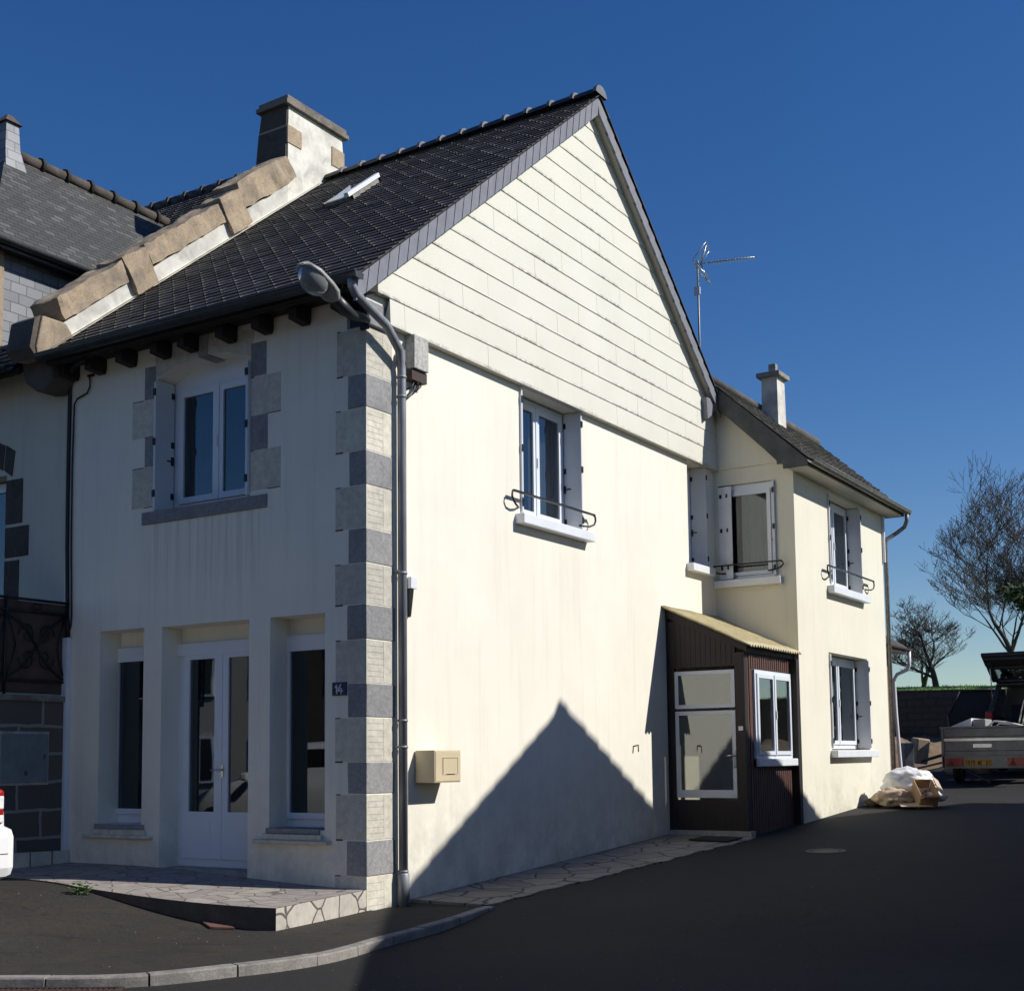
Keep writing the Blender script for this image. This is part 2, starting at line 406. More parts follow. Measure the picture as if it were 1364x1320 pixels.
# kerb line (centre of its top edge, street side)
KP = [(-5.5, -5.35), (-3.5, -5.25), (-1.8, -5.05), (-.4, -4.6), (.357, -4.215), (.82, -3.918), (1.066, -3.591), (1.251, -3.143), (1.384, -2.79), (1.454, -2.373),
      (1.43, -1.983), (1.335, -1.45), (1.27, -.95), (1.21, -.3), (1.13, .25), (1.066, .66)]
def catmull(P, n=6):
    out = []
    for i in range(len(P) - 1):
        p0, p1, p2, p3 = P[max(i - 1, 0)], P[i], P[i + 1], P[min(i + 2, len(P) - 1)]
        for k in range(n):
            t = k / n
            out.append(tuple(.5 * (2 * p1[a] + (p2[a] - p0[a]) * t + (2 * p0[a] - 5 * p1[a] + 4 * p2[a] - p3[a]) * t * t + (3 * p1[a] - p0[a] - 3 * p2[a] + p3[a]) * t ** 3) for a in (0, 1)))
    out.append(P[-1]); return out
KC = catmull(KP, 12)
# pavement: fan of strips from the kerb back to the buildings
mb = MB()
def back(x, y, t):
    # walk from the kerb point towards the facade foot
    tx = max(min(x - 1.2 * 0, .6), -6.5) if y < -1.5 else .3
    bx = min(x * .75 - .25, .05); by = .05 if x < .9 else .3
    return (x + (bx - x) * t, y + (by - y) * t)
rows = 22
for i, (x, y) in enumerate(KC):
    for j in range(rows + 1):
        px, py = back(x, y, j / rows); mb.v.append((px, py, gz(px, py)))
for i in range(len(KC) - 1):
    for j in range(rows):
        a = i * (rows + 1) + j; b = a + rows + 1
        mb.f.append((a, b, b + 1, a + 1)); mb.m.append(0); mb.sm.append(True)
struct(mb.build('pavement', 'pavement asphalt'))
# kerb stones
rnd = random.Random(5)
kw = .115
acc = 0; seg = []; stones_k = []; last = KC[0]
target = .5
cur = [KC[0]]
for p in KC[1:]:
    acc += math.dist(p, last); cur.append(p); last = p
    if acc > target: stones_k.append(cur); cur = [p]; acc = 0; target = rnd.uniform(.48, .72)
if len(cur) > 1: stones_k.append(cur)
mb = MB()
for st in stones_k:
    tp = []; n = len(st); jz = rnd.uniform(-.004, .006); jo = rnd.uniform(-.008, .008)
    for k, (x, y) in enumerate(st):
        a = st[max(k - 1, 0)]; b = st[min(k + 1, n - 1)]; d = Vector((b[0] - a[0], b[1] - a[1])).normalized(); nrm = Vector((d.y, -d.x))
        e = .007 if k == 0 else (-.007 if k == n - 1 else 0)
        c = Vector((x, y)) + d * e + nrm * jo
        z = gz(c.x, c.y) + .012 + jz
        prof = [(c + nrm * .014, z - .2), (c + nrm * .008, z - .012), (c + nrm * 0, z), (c - nrm * (kw - .01), z), (c - nrm * kw, z - .01), (c - nrm * kw, z - .2)]
        tp.append([(q.x, q.y, zz) for q, zz in prof])
    m = len(tp[0]); vs = [v for r in tp for v in r]
    fs = [(k * m + j, (k + 1) * m + j, (k + 1) * m + j + 1, k * m + j + 1) for k in range(n - 1) for j in range(m - 1)]
    fs += [tuple(range(m)), tuple(range((n - 1) * m, n * m))[::-1]]
    mb.add(vs, fs)
struct(mb.build('kerb', 'kerb stone'))
# ------------------------------------------------------------------ terrace and gable paving
T = [(0.0, .0, .175), (.12, -1.42, .15), (-2.45, -1.62, .27), (-4.4, -1.35, .31), (-4.42, .02, .30), (-2.6, .02, .295), (-1.6, .02, .26)]
terrace = thing('terrace', 'raised crazy-paved terrace step along the shaded shop-like front', 'terrace', (-2.0, -.7, .1))
mb = MB()
def tz(x, y):
    t = max(0, min(1, -x / 4.4)); zf = .178 + .125 * sst(t * 1.25)
    return max(zf - .018 * max(0, -y), gz(x, y) + .012)
nx, ny = 30, 10
for i in range(nx + 1):
    for j in range(ny + 1):
        t = i / nx; x0 = -4.4 * t; s_ = j / ny
        yf = -1.45 - .18 * math.sin(math.pi * min(1, t * 1.3)) * .8
        x = x0 + .13 * (1 - t) * s_; y = yf * s_ + .0
        mb.v.append((x, y, tz(x0, y)))
for i in range(nx):
    for j in range(ny):
        a = i * (ny + 1) + j; b = a + ny + 1; mb.f.append((a, b, b + 1, a + 1)[::-1]); mb.m.append(0); mb.sm.append(False)
mb.build('paving', 'terrace paving', terrace)
mb = MB()
for i in range(nx):  # front riser
    a = i * (ny + 1) + ny; b = a + ny + 1
    A, B = None, None
tv = []
for i in range(nx + 1):
    t = i / nx; x0 = -4.4 * t; yf = -1.45 - .18 * math.sin(math.pi * min(1, t * 1.3)) * .8; tv.append((x0 + .13 * (1 - t), yf, tz(x0, yf)))
for a, b in zip(tv[:-1], tv[1:]):
    mb.add([(a[0], a[1], a[2] - .004), (b[0], b[1], b[2] - .004), (b[0], b[1], -.3), (a[0], a[1], -.3)], [(0, 1, 2, 3)], 0)
mb.build('front_riser', 'corbel stone', terrace)
mb = MB()
for j in range(ny):
    s0, s1 = j / ny, (j + 1) / ny
    a = (.13 * s0, -1.45 * s0, tz(0, -1.45 * s0)); b = (.13 * s1, -1.45 * s1, tz(0, -1.45 * s1))
    mb.add([(a[0], a[1], a[2] - .003), (b[0], b[1], b[2] - .003), (b[0], b[1], -.3), (a[0], a[1], -.3)], [(3, 2, 1, 0)], 0)
mb.build('end_riser', 'terrace edge', terrace)

gp = thing('gable_paving', 'strip of grey crazy paving along the foot of the gable wall to the porch', 'paving', (.6, 3.5, .15))
mb = MB(); n = 40
prof = []
for i in range(n + 1):
    t = i / n; y = .72 + (6.985 - .72) * t
    w = .93 + .42 * t + .03 * math.sin(i * 1.7) + .02 * math.sin(i * .6)
    x0 = .0
    prof.append((y, w))
for i in range(n + 1):
    y, w = prof[i]
    for k in range(5):
        x = w * k / 4; mb.v.append((x, y - (.0 if i else 0), gz(x, y) + .022 - .012 * (k / 4)))
for i in range(n):
    for k in range(4):
        a = i * 5 + k; mb.f.append((a, a + 1, a + 6, a + 5)); mb.m.append(0); mb.sm.append(False)
e = [mb.v[i * 5 + 4] for i in range(n + 1)]
for a, b in zip(e[:-1], e[1:]): mb.add([a, (a[0] + .01, a[1], a[2] - .2), (b[0] + .01, b[1], b[2] - .2), b], [(0, 1, 2, 3)])
a, b = mb.v[0], mb.v[4]; mb.add([a, (a[0], a[1], a[2] - .2), (b[0], b[1], b[2] - .2), b], [(0, 1, 2, 3)])
mb.build('paving', 'gable paving', gp)

# ------------------------------------------------------------------ main house
house = thing('house', 'cream two-storey house with a panelled gable, grey quoins and dark tiled roof, number 14', 'house', (-2, 4.4, 0))
RZ, RY, EY, EZ, REY, REZ = 10.42, 4.81, -.42, 6.26, 8.72, 7.06
def roof_front(y): return EZ + (RZ - EZ) * (y - EY) / (RY - EY)
def roof_rear(y): return RZ + (REZ - RZ) * (y - RY) / (REY - RY)
XL = -4.56
mb = XF(F_FACADE)
H_D = (-2.92, -1.595, -.3, 2.968); H_1 = (-3.939, -3.211, .76, 2.977); H_3 = (-1.294, -.54, .745, 2.966); H_U = (-3.06, -1.60, 4.30, 6.03)
wall_grid(mb, F_FACADE, -4.6, -.35, -.4, 6.45, .35, [H_D, H_1, H_3, H_U])
H_G1 = (2.98, 4.50, 4.38, 5.99); H_G2 = (7.86, 8.52, 4.37, 5.99)
wall_grid(mb, F_GABLE, 0, WY, -.4, 6.3, .35, [H_G1, H_G2])
# upper gable triangle behind the panelling
mb.prism([(0, 6.3), (WY, 6.3), (WY, 6.6), (8.7, 6.75), (RY, RZ - .22), (.0, 6.45)], -.35, 0, 0)
mb.box(-4.6, -.35, WY - .3, WY, -.4, 6.7)          # rear wall
wallo = mb.build('wall', 'cream render', house)
# arch filler over the upper front window
mb = MB()
arc = []
xa, xb, zs, zc = -3.06, -1.60, 5.83, 6.0
for k in range(13):
    t = k / 12; x = xa + (xb - xa) * t; arc.append((x, zs + (zc - zs) * math.sin(math.pi * t) ** .75))
poly = [(xa, 6.04), (xb, 6.04)] + arc[::-1]
mb.prism(poly, .0, .345, 1)
mb.build('arch', 'cream render', house)
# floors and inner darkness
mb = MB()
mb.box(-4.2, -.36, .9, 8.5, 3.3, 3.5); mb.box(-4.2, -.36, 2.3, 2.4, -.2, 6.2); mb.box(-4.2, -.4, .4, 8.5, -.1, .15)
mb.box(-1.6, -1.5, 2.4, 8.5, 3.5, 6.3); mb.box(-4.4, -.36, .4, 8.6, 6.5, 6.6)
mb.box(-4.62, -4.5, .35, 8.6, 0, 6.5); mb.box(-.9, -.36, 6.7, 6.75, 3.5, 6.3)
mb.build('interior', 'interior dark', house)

# quoins
QZ = [6.19, 5.888, 5.405, 5.044, 4.606, 4.241, 3.801, 3.44, 3.023, 2.662, 2.224, 1.875, 1.434, 1.107, .656, .301, -.2]
rnd = random.Random(2)
for i in range(16):
    z1, z0 = QZ[i], QZ[i + 1]; dark = i % 2 == 0
    mb = MB()
    if dark:
        wx = .235 + rnd.uniform(-.02, .015); wy = .455 + rnd.uniform(-.02, .025)
        mb.box(-wx, .008, -.008, wy, z0 + .006, z1 - .006); rough(mb, .006, i, 3)
        mb.build('quoin', 'dark quoin', house, bevel=.010)
    else:
        wx = .40 + rnd.uniform(-.02, .02); wy = .44 + rnd.uniform(-.01, .01)
        mb.box(-wx, .004, -.004, wy, z0 + .003, z1 - .003)
        # scored joint lines on the sunlit face: thin dark grooves as real shallow slats
        nl = 7
        for k in range(1, nl):
            z = z0 + (z1 - z0) * k / nl + rnd.uniform(-.006, .006)
            mb.box(.0035, .0052, .012, .27, z - .002, z + .002, 1)
        mb.box(.0035, .0052, .272, .276, z0 + .02, z1 - .01, 1)
        mb.box(-wx, -.30, -.0055, -.003, z0 - .008, z0 + .008, 2)
        mb.box(-wx, -.33, -.0052, -.003, z1 - .006, z1 + .005, 2)
        mb.build('quoin', ['light quoin', 'concrete', 'corbel stone'], house)
# upper front window surround stones
for x0, x1, z0, z1 in [(-3.25, -3.07, 5.62, 6.0), (-3.235, -3.07, 4.83, 5.17), (-1.59, -1.37, 5.62, 5.99), (-1.59, -1.345, 4.80, 5.18)]:
    mb = MB(); mb.box(x0, x1, -.006, .2, z0, z1); mb.build('surround_stone', 'dark quoin', house)
mb = MB(); mb.prism([(-2.43, 6.27), (-2.235, 6.26), (-2.25, 5.985), (-2.39, 5.98)], -.008, .34, 1); mb.build('keystone', 'dark quoin', house)
for x0, x1, z0, z1 in [(-3.45, -3.065, 5.18, 5.615), (-3.44, -3.065, 4.36, 4.825), (-1.595, -1.16, 5.185, 5.61), (-1.595, -1.16, 4.36, 4.795)]:
    mb = MB(); mb.box(x0, x1, -.004, .2, z0, z1)
    mb.box(x0, x0 + .18 if x0 < -2 else x0 + .05, -.0055, 0, z1 - .004, z1 + .006, 1); mb.box(x1 - .18, x1, -.0055, 0, z0 - .006, z0 + .002, 1)
    mb.build('surround_stone', ['light quoin', 'corbel stone'], house)
mb = MB(); mb.prism([(-3.13, 6.46), (-2.44, 6.30), (-2.40, 5.99), (-2.75, 5.955), (-3.055, 5.85)], -.005, .0, 1); mb.build('arch_stone', 'light quoin', house)
mb = MB(); mb.prism([(-2.23, 6.27), (-1.54, 6.14), (-1.60, 5.85), (-1.95, 5.965), (-2.24, 5.99)], -.005, .0, 1); mb.build('arch_stone', 'light quoin', house)
# front sills and joint line
mb = MB()
mb.box(-3.26, -1.345, -.02, .34, 4.155, 4.30); o = mb.build('window_sill', 'dark quoin', house, bevel=.006)
for a, b in ((-4.12, -3.02), (-1.47, -.46)):
    mb = MB(); mb.box(a + .14, b - .14, -.02, .34, .70, .758, 1); mb.box(a + .12, b - .1, -.05, -.0, .64, .70); mb.box(a, b, -.075, -.0, .60, .64)
    mb.build('window_sill', ['light quoin', 'dark quoin'], house, bevel=.008)
mb = MB()
mb.box(-2.92, -1.595, .02, .35, .1, .29)
mb.build('door_step', 'concrete', house)

# windows -------------------------------------------------------------
def window(parent, fn, u0, u1, z0, z1, d, leaves=2, name='window', curtain=None, glassm='window glass', low=0.0, box=0.0, fw=.055, lw=.055, mull=.05,
           shutters=None, sdep=None, sill=None, rail=None, head=0.0, handle=True):
    """outer frame + leaf frames; panes, shutters, sill, rail and curtain are sub-parts"""
    f = XF(fn); t = .06
    f.ub(u0, u0 + fw, d, d + t, z0, z1); f.ub(u1 - fw, u1, d, d + t, z0, z1)
    f.ub(u0 + fw, u1 - fw, d, d + t, z1 - fw - head, z1); f.ub(u0 + fw, u1 - fw, d, d + t, z0, z0 + fw)
    if box: f.ub(u0 + .01, u1 - .01, d - .035, d - .001, z1 - box, z1 - .004)
    a0, a1, b0, b1 = u0 + fw, u1 - fw, z0 + fw, z1 - fw - head
    panes = XF(fn); w = (a1 - a0) / leaves
    for k in range(leaves):
        l0, l1 = a0 + w * k + .004, a0 + w * (k + 1) - .004; e = -.022
        f.ub(l0, l0 + lw, d + e, d + .03, b0 + .004, b1 - .004); f.ub(l1 - lw, l1, d + e, d + .03, b0 + .004, b1 - .004)
        f.ub(l0 + lw, l1 - lw, d + e, d + .03, b1 - lw - .004, b1 - .004); f.ub(l0 + lw, l1 - lw, d + e, d + .03, b0 + .004, b0 + lw + low)
        if low:
            f.ub(l0 + lw + .05, l1 - lw - .05, d + e - .006, d + e - .001, b0 + .1, b0 + lw + low - .09)
        panes.ub(l0 + lw, l1 - lw, d + .0, d + .006, b0 + lw + low, b1 - lw)
    if leaves == 2: f.ub(a0 + w - .02, a0 + w + .02, d - .034, d - .0225, b0, b1)
    fo = f.build(name, 'white pvc', parent)
    panes.build('pane', glassm, fo)
    if handle and not low:
        h = XF(fn); um = (a0 + a1) / 2 if leaves == 2 else a0 + .03; h.ub(um - .01, um + .01, d - .05, d - .0345, (b0 + b1) / 2 - .06, (b0 + b1) / 2 + .06); h.build('handle', 'white paint', fo)
    if curtain:
        for (c0, c1, cm, cz) in curtain:
            c = XF(fn); n = 24; vs = []
            for k in range(n + 1):
                u = c0 + (c1 - c0) * k / n; dd = d + .14 + .018 * math.sin(k * 1.5)
                vs += [fn(u, dd, z0 + .02 + cz), fn(u, dd, z1 - .02)]
            c.add(vs, [(2 * k, 2 * k + 2, 2 * k + 3, 2 * k + 1) for k in range(n)], 0, True); c.build('curtain', cm, fo)
    if shutters:
        for side in shutters:
            s = XF(fn); d0, d1 = sdep
            ua, ub = (u0 - .004, u0 + .028) if side == 'L' else (u1 - .028, u1 + .004)
            ua, ub = (ua - .035, ub - .035) if side == 'L' else (ua + .035, ub + .035)
            za, zb = z0 + .01, z1 - .01
            s.ub(ua, ub, d0, d1 - .004, za, zb)
            uf = ub if side == 'L' else ua
            sg = 1 if side == 'L' else -1
            # two boards joint + hinges and bolt
            for zz in (za + .12, (za + zb) / 2 + .02, zb - .15):
                s.ub(uf, uf + sg * .012, d1 - .035, d1 - .004, zz - .035, zz + .035, 1)
                s.ub(ua - .002, ub + .002, d0 - .012, d0, zz - .04, zz + .04, 1)
            s.ub(uf, uf + sg * .018, d1 - .03, d1 - .006, za + .50, za + .60, 1); s.ub(uf, uf + sg * .012, d1 - .10, d1 - .03, za + .545, za + .56, 1)
            s.build('shutter', ['grey shutter', 'black iron'], fo)
    if sill:
        a, b, zb, zt, pr = sill
        s = XF(fn); s.ub(a, b, -pr, d, zb, zt); s.build('sill', 'white paint', fo, bevel=.01)
    if rail:
        a, b, z, pr, drop = rail; q = .27; s = XF(fn)
        for e, sg in ((a, 1), (b, -1)):
            s.ut([(e + sg * q, .0, z - drop), (e + sg * .20, -pr * .45, z - drop * 1.02), (e + sg * .11, -pr * .8, z - drop * .98), (e + sg * .03, -pr, z - drop * .78), (e - sg * .01, -pr, z - drop * .42), (e + sg * .0, -pr, z - drop * .1), (e + sg * .05, -pr, z + .004)], .013, 8)
        s.ub(a + .02, b - .02, -pr - .018, -pr + .018, z - .006, z + .014)
        s.build('guard_rail', 'black iron', fo)
    return fo
# ground floor front
window(house, F_FACADE, -4.10, -3.02, .76, 2.80, .30, 1, box=.17, lw=.07, fw=.09)
window(house, F_FACADE, -1.43, -.42, .745, 2.79, .30, 1, box=.17, lw=.07, fw=.09, curtain=None)
door = window(house, F_FACADE, -2.935, -1.56, .295, 2.79, .28, 2, name='glazed_door', box=.14, low=.42, lw=.10, fw=.085, handle=False,
              curtain=[(-2.75, -2.3, 'curtain blue', .5)])
h = MB(); h.tube([(-2.215, .24, 1.36), (-2.215, .2, 1.36), (-2.34, .195, 1.36)], .011, 8); h.box(-2.235, -2.2, .245, .257, 1.28, 1.42); h.build('handle', 'chrome', door)
mb = MB()
mb.box(-3.945, -3.205, .31, .345, 2.80, 2.99); mb.box(-2.93, -1.59, .31, .345, 2.79, 2.98); mb.box(-1.30, -.535, .31, .345, 2.79, 2.98)
mb.build('head_panel', 'cream render', house)
# upper front
window(house, F_FACADE, -3.045, -1.615, 4.31, 5.99, .27, 2, lw=.075, fw=.09, head=.17, curtain=[(-2.45, -1.75, 'curtain blue', 0), (-2.9, -2.5, 'curtain brown', 0)], shutters=None)
for side in (0, 1):
    s = MB(); xa_ = -3.058 if side == 0 else -1.634; s.box(xa_, xa_ + .03, -.04, .245, 4.315, 5.80)
    fx = xa_ + .03 if side == 0 else xa_ - .012
    for zz in (4.5, 5.1, 5.68): s.box(fx, fx + .012, .2, .24, zz - .035, zz + .035, 1); s.box(xa_ - .003, xa_ + .033, -.055, -.04, zz - .04, zz + .04, 1)
    s.box(fx, fx + .014, .2, .235, 4.86, 4.96, 1); s.box(fx, fx + .012, .14, .2, 4.9, 4.915, 1)
    s.build('shutter', ['grey shutter', 'black iron'], [o for o in house.children if o.name.startswith('window')][-1])
# gable windows
window(house, F_GABLE, 3.02, 4.46, 4.40, 5.97, .24, 2, lw=.07, fw=.07, shutters='LR', sdep=(-.03, .235), sill=(2.86, 4.64, 4.255, 4.378, .13), rail=(2.66, 4.71, 4.62, .09, .16),
       curtain=[(3.8, 4.4, 'curtain pale', 0)])
window(house, F_GABLE, 7.89, 8.49, 4.39, 5.97, .24, 1, lw=.07, fw=.07, shutters='R', sdep=(-.03, .235), sill=(7.76, 8.60, 4.25, 4.368, .12))

# panelling on the gable: lapped boards as wedges
SX = .07
def rake_limits(z):
    yl = EY + (z + .18 - EZ) / (RZ - EZ) * (RY - EY); yr = RY + (z + .18 - RZ) / (REZ - RZ) * (REY - RY)
    return yl, yr
mb = MB(); rh = .2845; z = 5.983; k = 0; rnd = random.Random(8)
while z < RZ - .3:
    zt = min(z + rh, RZ - .25)
    yl, yr = rake_limits(z); yl2, yr2 = rake_limits(zt)
    if k == 0: yl = yl2 = .31
    lo_l = yl; hi_l = yl2
    if k == 0: yr = yr2 = WY
    if k == 1: lo_l = max(-.04, yl); yr = min(yr, WY)
    yr = min(yr, WY); yr2 = min(yr2, WY)
    # split into boards
    joints = []; y = -1 + (k % 3) * .55 + rnd.uniform(-.1, .1)
    while y < WY: joints.append(y); y += 1.62
    edges = [lo_l] + [j for j in joints if max(lo_l, hi_l) + .1 < j < min(yr, yr2) - .1] + [yr]
    for q in range(len(edges) - 1):
        a, b = edges[q] + (.0022 if q else 0), edges[q + 1] - (.0022 if q < len(edges) - 2 else 0)
        a2 = hi_l if q == 0 else a; b2 = yr2 if q == len(edges) - 2 else b
        if b2 <= a2: b2 = a2 = (a2 + b2) / 2
        xo = SX + .0095 + rnd.uniform(0, .0015)
        mb.add([(xo, a, z), (xo, b, z), (SX, b2, zt + .004), (SX, a2, zt + .004), (-.02, a, z), (-.02, b, z)], [(0, 1, 2, 3), (4, 5, 1, 0), (0, 3, 4), (1, 5, 2)])
    z += rh; k += 1
m, nt, b = new_mat('panel boards')
co = coords(nt, world=True)
c0 = ramp(nt, noise_tex(nt, co, 1.2, 5), [(.3, (.655, .635, .54)), (.7, (.70, .68, .585))])
# moss and dirt along the lower edge of each course
g = nt.nodes.new('ShaderNodeNewGeometry'); sx = nt.nodes.new('ShaderNodeSeparateXYZ'); nt.links.new(g.outputs['Position'], sx.inputs[0])
fr = mathn(nt, 'FRACT', mathn(nt, 'DIVIDE', mathn(nt, 'SUBTRACT', sx.outputs[2], 5.983), .2845))
low_ = ramp(nt, fr, [(.0, (1, 1, 1)), (.13, (0, 0, 0))])
up_ = ramp(nt, fr, [(.0, (.8, .8, .8)), (.5, (0, 0, 0))])
n1 = ramp(nt, noise_tex(nt, co, 11, 6, .8), [(.44, (0, 0, 0)), (.54, (1, 1, 1))])
n2 = ramp(nt, noise_tex(nt, co, 1.1, 3, .6), [(.42, (0, 0, 0)), (.6, (1, 1, 1))])
n3 = ramp(nt, noise_tex(nt, coords(nt, (26, 26, 12), world=True), 1, 4, .7), [(.62, (0, 0, 0)), (.67, (1, 1, 1))])
f = mathn(nt, 'MULTIPLY', low_, n1); f = mathn(nt, 'MULTIPLY', f, n2)
f2 = mathn(nt, 'MULTIPLY', mathn(nt, 'MULTIPLY', up_, n3), n2)
ff = mathn(nt, 'MINIMUM', mathn(nt, 'ADD', f, f2), .85)
nt.links.new(mixc(nt, ff, c0, (.17, .165, .13)), b.inputs['Base Color']); b.inputs['Roughness'].default_value = .6
mb.build('gable_panelling', 'panel boards', house)
mb = MB(); mb.box(.002, .088, .32, WY, 5.972, 5.981); mb.build('panelling_drip', 'soffit paint', house)

# roof -----------------------------------------------------------------
rnd = random.Random(4)
def tiles(mb, x0, x1, pa, pb, row, w, thick=.022, mat=0):
    """pa, pb: (y,z) bottom and top of the slope; staggered tiles as thin wedges with a raised rib"""
    L = math.dist(pa, pb); dy, dz = (pb[0] - pa[0]) / L, (pb[1] - pa[1]) / L; ny_, nz_ = -dz, dy
    if nz_ < 0: ny_, nz_ = -ny_, -nz_
    n = int(L / row)
    row = L / n
    P = lambda x, t, h: (x, pa[0] + dy * t + ny_ * h, pa[1] + dz * t + nz_ * h)
    for i in range(n):
        t0, t1 = i * row, (i + 1) * row + .02
        x = x0 - (w / 2 if i % 2 else 0)
        while x < x1:
            a, b = max(x, x0), min(x + w - .005, x1)
            if b - a > .03:
                j = rnd.uniform(-.003, .004); h = thick + j
                mb.add([P(a, t0, 0), P(b, t0, 0), P(b, t0, h), P(a, t0, h), P(a, t1, .002), P(b, t1, .002)], [(0, 1, 2, 3), (3, 2, 5, 4), (1, 5, 2), (0, 3, 4)], mat)
                r0, r1 = b - .022 + rnd.uniform(-.004, .004), b
                tm = t0 + rnd.uniform(.035, .065); rh2 = rnd.uniform(.007, .013)
                if b == x + w - .005 and rnd.random() > .08: mb.add([P(r0, t0 - .002, h), P(r1, t0 - .002, h), P(r1 - .004, t0, h + rh2), P(r0 + .006, t0, h + rh2), P(r0, tm, h * .6), P(r1, tm, h * .6)],
                       [(0, 1, 2, 3), (3, 2, 5, 4), (1, 5, 2), (0, 3, 4)], mat)
            x += w
VX = .2
mb = MB()
tiles(mb, XL, VX + .03, (EY, EZ), (RY, RZ), .145, .25, .016)
tiles(mb, XL, VX + .03, (REY + .05, REZ - .04), (RY, RZ), .33, .205)
roof = mb.build('roof', 'tile dark', house)
mb = MB()  # underlay deck, soffit of the verge
dk = .05
mb.prism([(EY + .04, EZ - .02), (RY, RZ - .03), (REY, REZ - .03), (REY, REZ - .16), (RY, RZ - .20), (.0, EZ + .12), (-.3, EZ - .1), (EY + .04, EZ - .08)], XL + .02, -.002, 0)
mb.build('roof_deck', ['rafter wood'], house)
mb = MB(); mb.prism([(EY + .04, EZ - .02), (RY, RZ - .03), (REY, REZ - .03), (REY, REZ - .16), (RY, RZ - .20), (.0, EZ + .12), (-.3, EZ - .1), (EY + .04, EZ - .08)], .0, VX - .03, 0)
mb.build('verge_soffit', ['soffit paint'], house)
# slate-hung verge band
def verge(ya, za, yb, zb, nsl, depth, flip):
    mb = MB(); L = math.dist((ya, za), (yb, zb)); dy, dz = (yb - ya) / L, (zb - za) / L
    for k in range(nsl):
        t0, t1 = L * k / nsl - .02, L * (k + 1) / nsl + .03
        lean = .06
        q = []
        for t, dd, lift in ((t0, 0, 1), (t1, 0, 0), (t1, depth, 0), (t0 + .0, depth, 1)):
            bow = -.03 * math.sin(1.5) if dd else 0
            tt = t - (lean if dd else 0)
            q.append((VX - .005 + (.014 if lift else .004), ya + dy * tt, za + dz * tt - dd))
        mid = (VX + .009, ya + dy * (t0 - lean * .2), za + dz * (t0 - lean * .2) - depth * .5)
        back = [(VX - .03, v[1], v[2]) for v in q]
        mb.add(q + back, [(0, 1, 2, 3)[::-1], (4, 5, 6, 7), (0, 4, 7, 3), (3, 7, 6, 2), (2, 6, 5, 1), (0, 1, 5, 4)])
    return mb.build('verge_slates', 'verge slate', house)
verge(EY + .06, EZ + .02, RY, RZ - .03, 30, .235, False)
verge(REY - .02, REZ + .0, RY, RZ - .03, 19, .20, True)
mb = MB(); mb.prism([(REY - .02, REZ - .01), (REY + .03, REZ - .03), (REY + .03, REZ - .12), (8.33, REZ - .36), (8.30, REZ - .02)], .0, VX - .031, 0)
mb.build('verge_foot', 'verge slate', house)
mb = MB()  # thin top tile edge over the rear verge
# ridge
x = VX + .05; n = 13; stp = (VX + .05 - XL) / n
for k in range(n):
    xa_, xb_ = x - stp, x
    ring = MB()
    vs = []
    for xx, rr in ((xa_, .095), (xb_ - .05, .105), (xb_ - .05, .125), (xb_, .125)):
        for q in range(9):
            a = math.pi * q / 8; vs.append((xx, RY + 1.25 * rr * math.cos(a), RZ - .03 + 1.05 * rr * math.sin(a) + .02))
    fs = []
    for i in range(3):
        for q in range(8): fs.append((i * 9 + q, (i + 1) * 9 + q, (i + 1) * 9 + q + 1, i * 9 + q + 1)[::-1])
    for ii, f_ in enumerate(fs): mb.f.append(tuple(v + len(mb.v) for v in f_)); mb.m.append(1 if ii >= 8 else 0); mb.sm.append(True)
    o0 = len(mb.v); mb.v += vs
    mb.f.append(tuple(o0 + 27 + q for q in range(9))[::-1]); mb.m.append(1); mb.sm.append(False)
    x -= stp
mb.build('ridge', ['ridge tile', 'ridge collar'], house)
# front gutter, rafter ends, fascia
mb = MB()
def gutter(mb, x0, x1, y, z, r=.065, axis=0, n=9):
    prof = [(y + r * math.cos(math.pi + math.pi * q / n), z + r * math.sin(math.pi + math.pi * q / n)) for q in range(n + 1)]
    prof += [(y + (r - .008) * math.cos(2 * math.pi - math.pi * q / n), z + (r - .008) * math.sin(2 * math.pi - math.pi * q / n)) for q in range(n + 1)]
    mb.prism(prof, x0, x1, axis)
gutter(mb, XL + .02, .30, EY - .06, EZ - .01, .07)
mb.tube([(XL + .02, EY - .13, EZ - .005), (.3, EY - .13, EZ - .005)], .011, 6)
for k in range(10):
    xx = XL + .3 + k * .5; mb.box(xx - .012, xx + .012, EY - .135, EY + .02, EZ - .002, EZ + .004)
mb.box(.29, .302, EY - .12, EY + .0, EZ - .07, EZ - .01)
mb.build('front_gutter', 'dark zinc', house)
for xr in (-4.44, -3.965, -3.438, -2.868, -2.439, -1.851, -1.321, -.79, -.22):
    mb = MB(); mb.prism([(-.24, EZ - .20), (-.24, EZ - .06), (.02, EZ + .1), (.02, EZ - .10), (-.02, EZ - .22)], xr - .055, xr + .055, 0); mb.build('rafter_end', 'rafter wood', house)
mb = MB(); mb.box(XL, .18, -.34, -.32, EZ - .10, EZ + .02); mb.box(XL, -.0, -.32, -.0, EZ - .035, EZ - .025); mb.build('eaves_board', 'rafter wood', house)
mb = MB(); mb.prism([(-.40, EZ - .12), (-.36, EZ + .02), (-.01, EZ + .27), (-.01, EZ - .05)], .012, VX - .035, 0); mb.build('eaves_return', 'rafter wood', house)
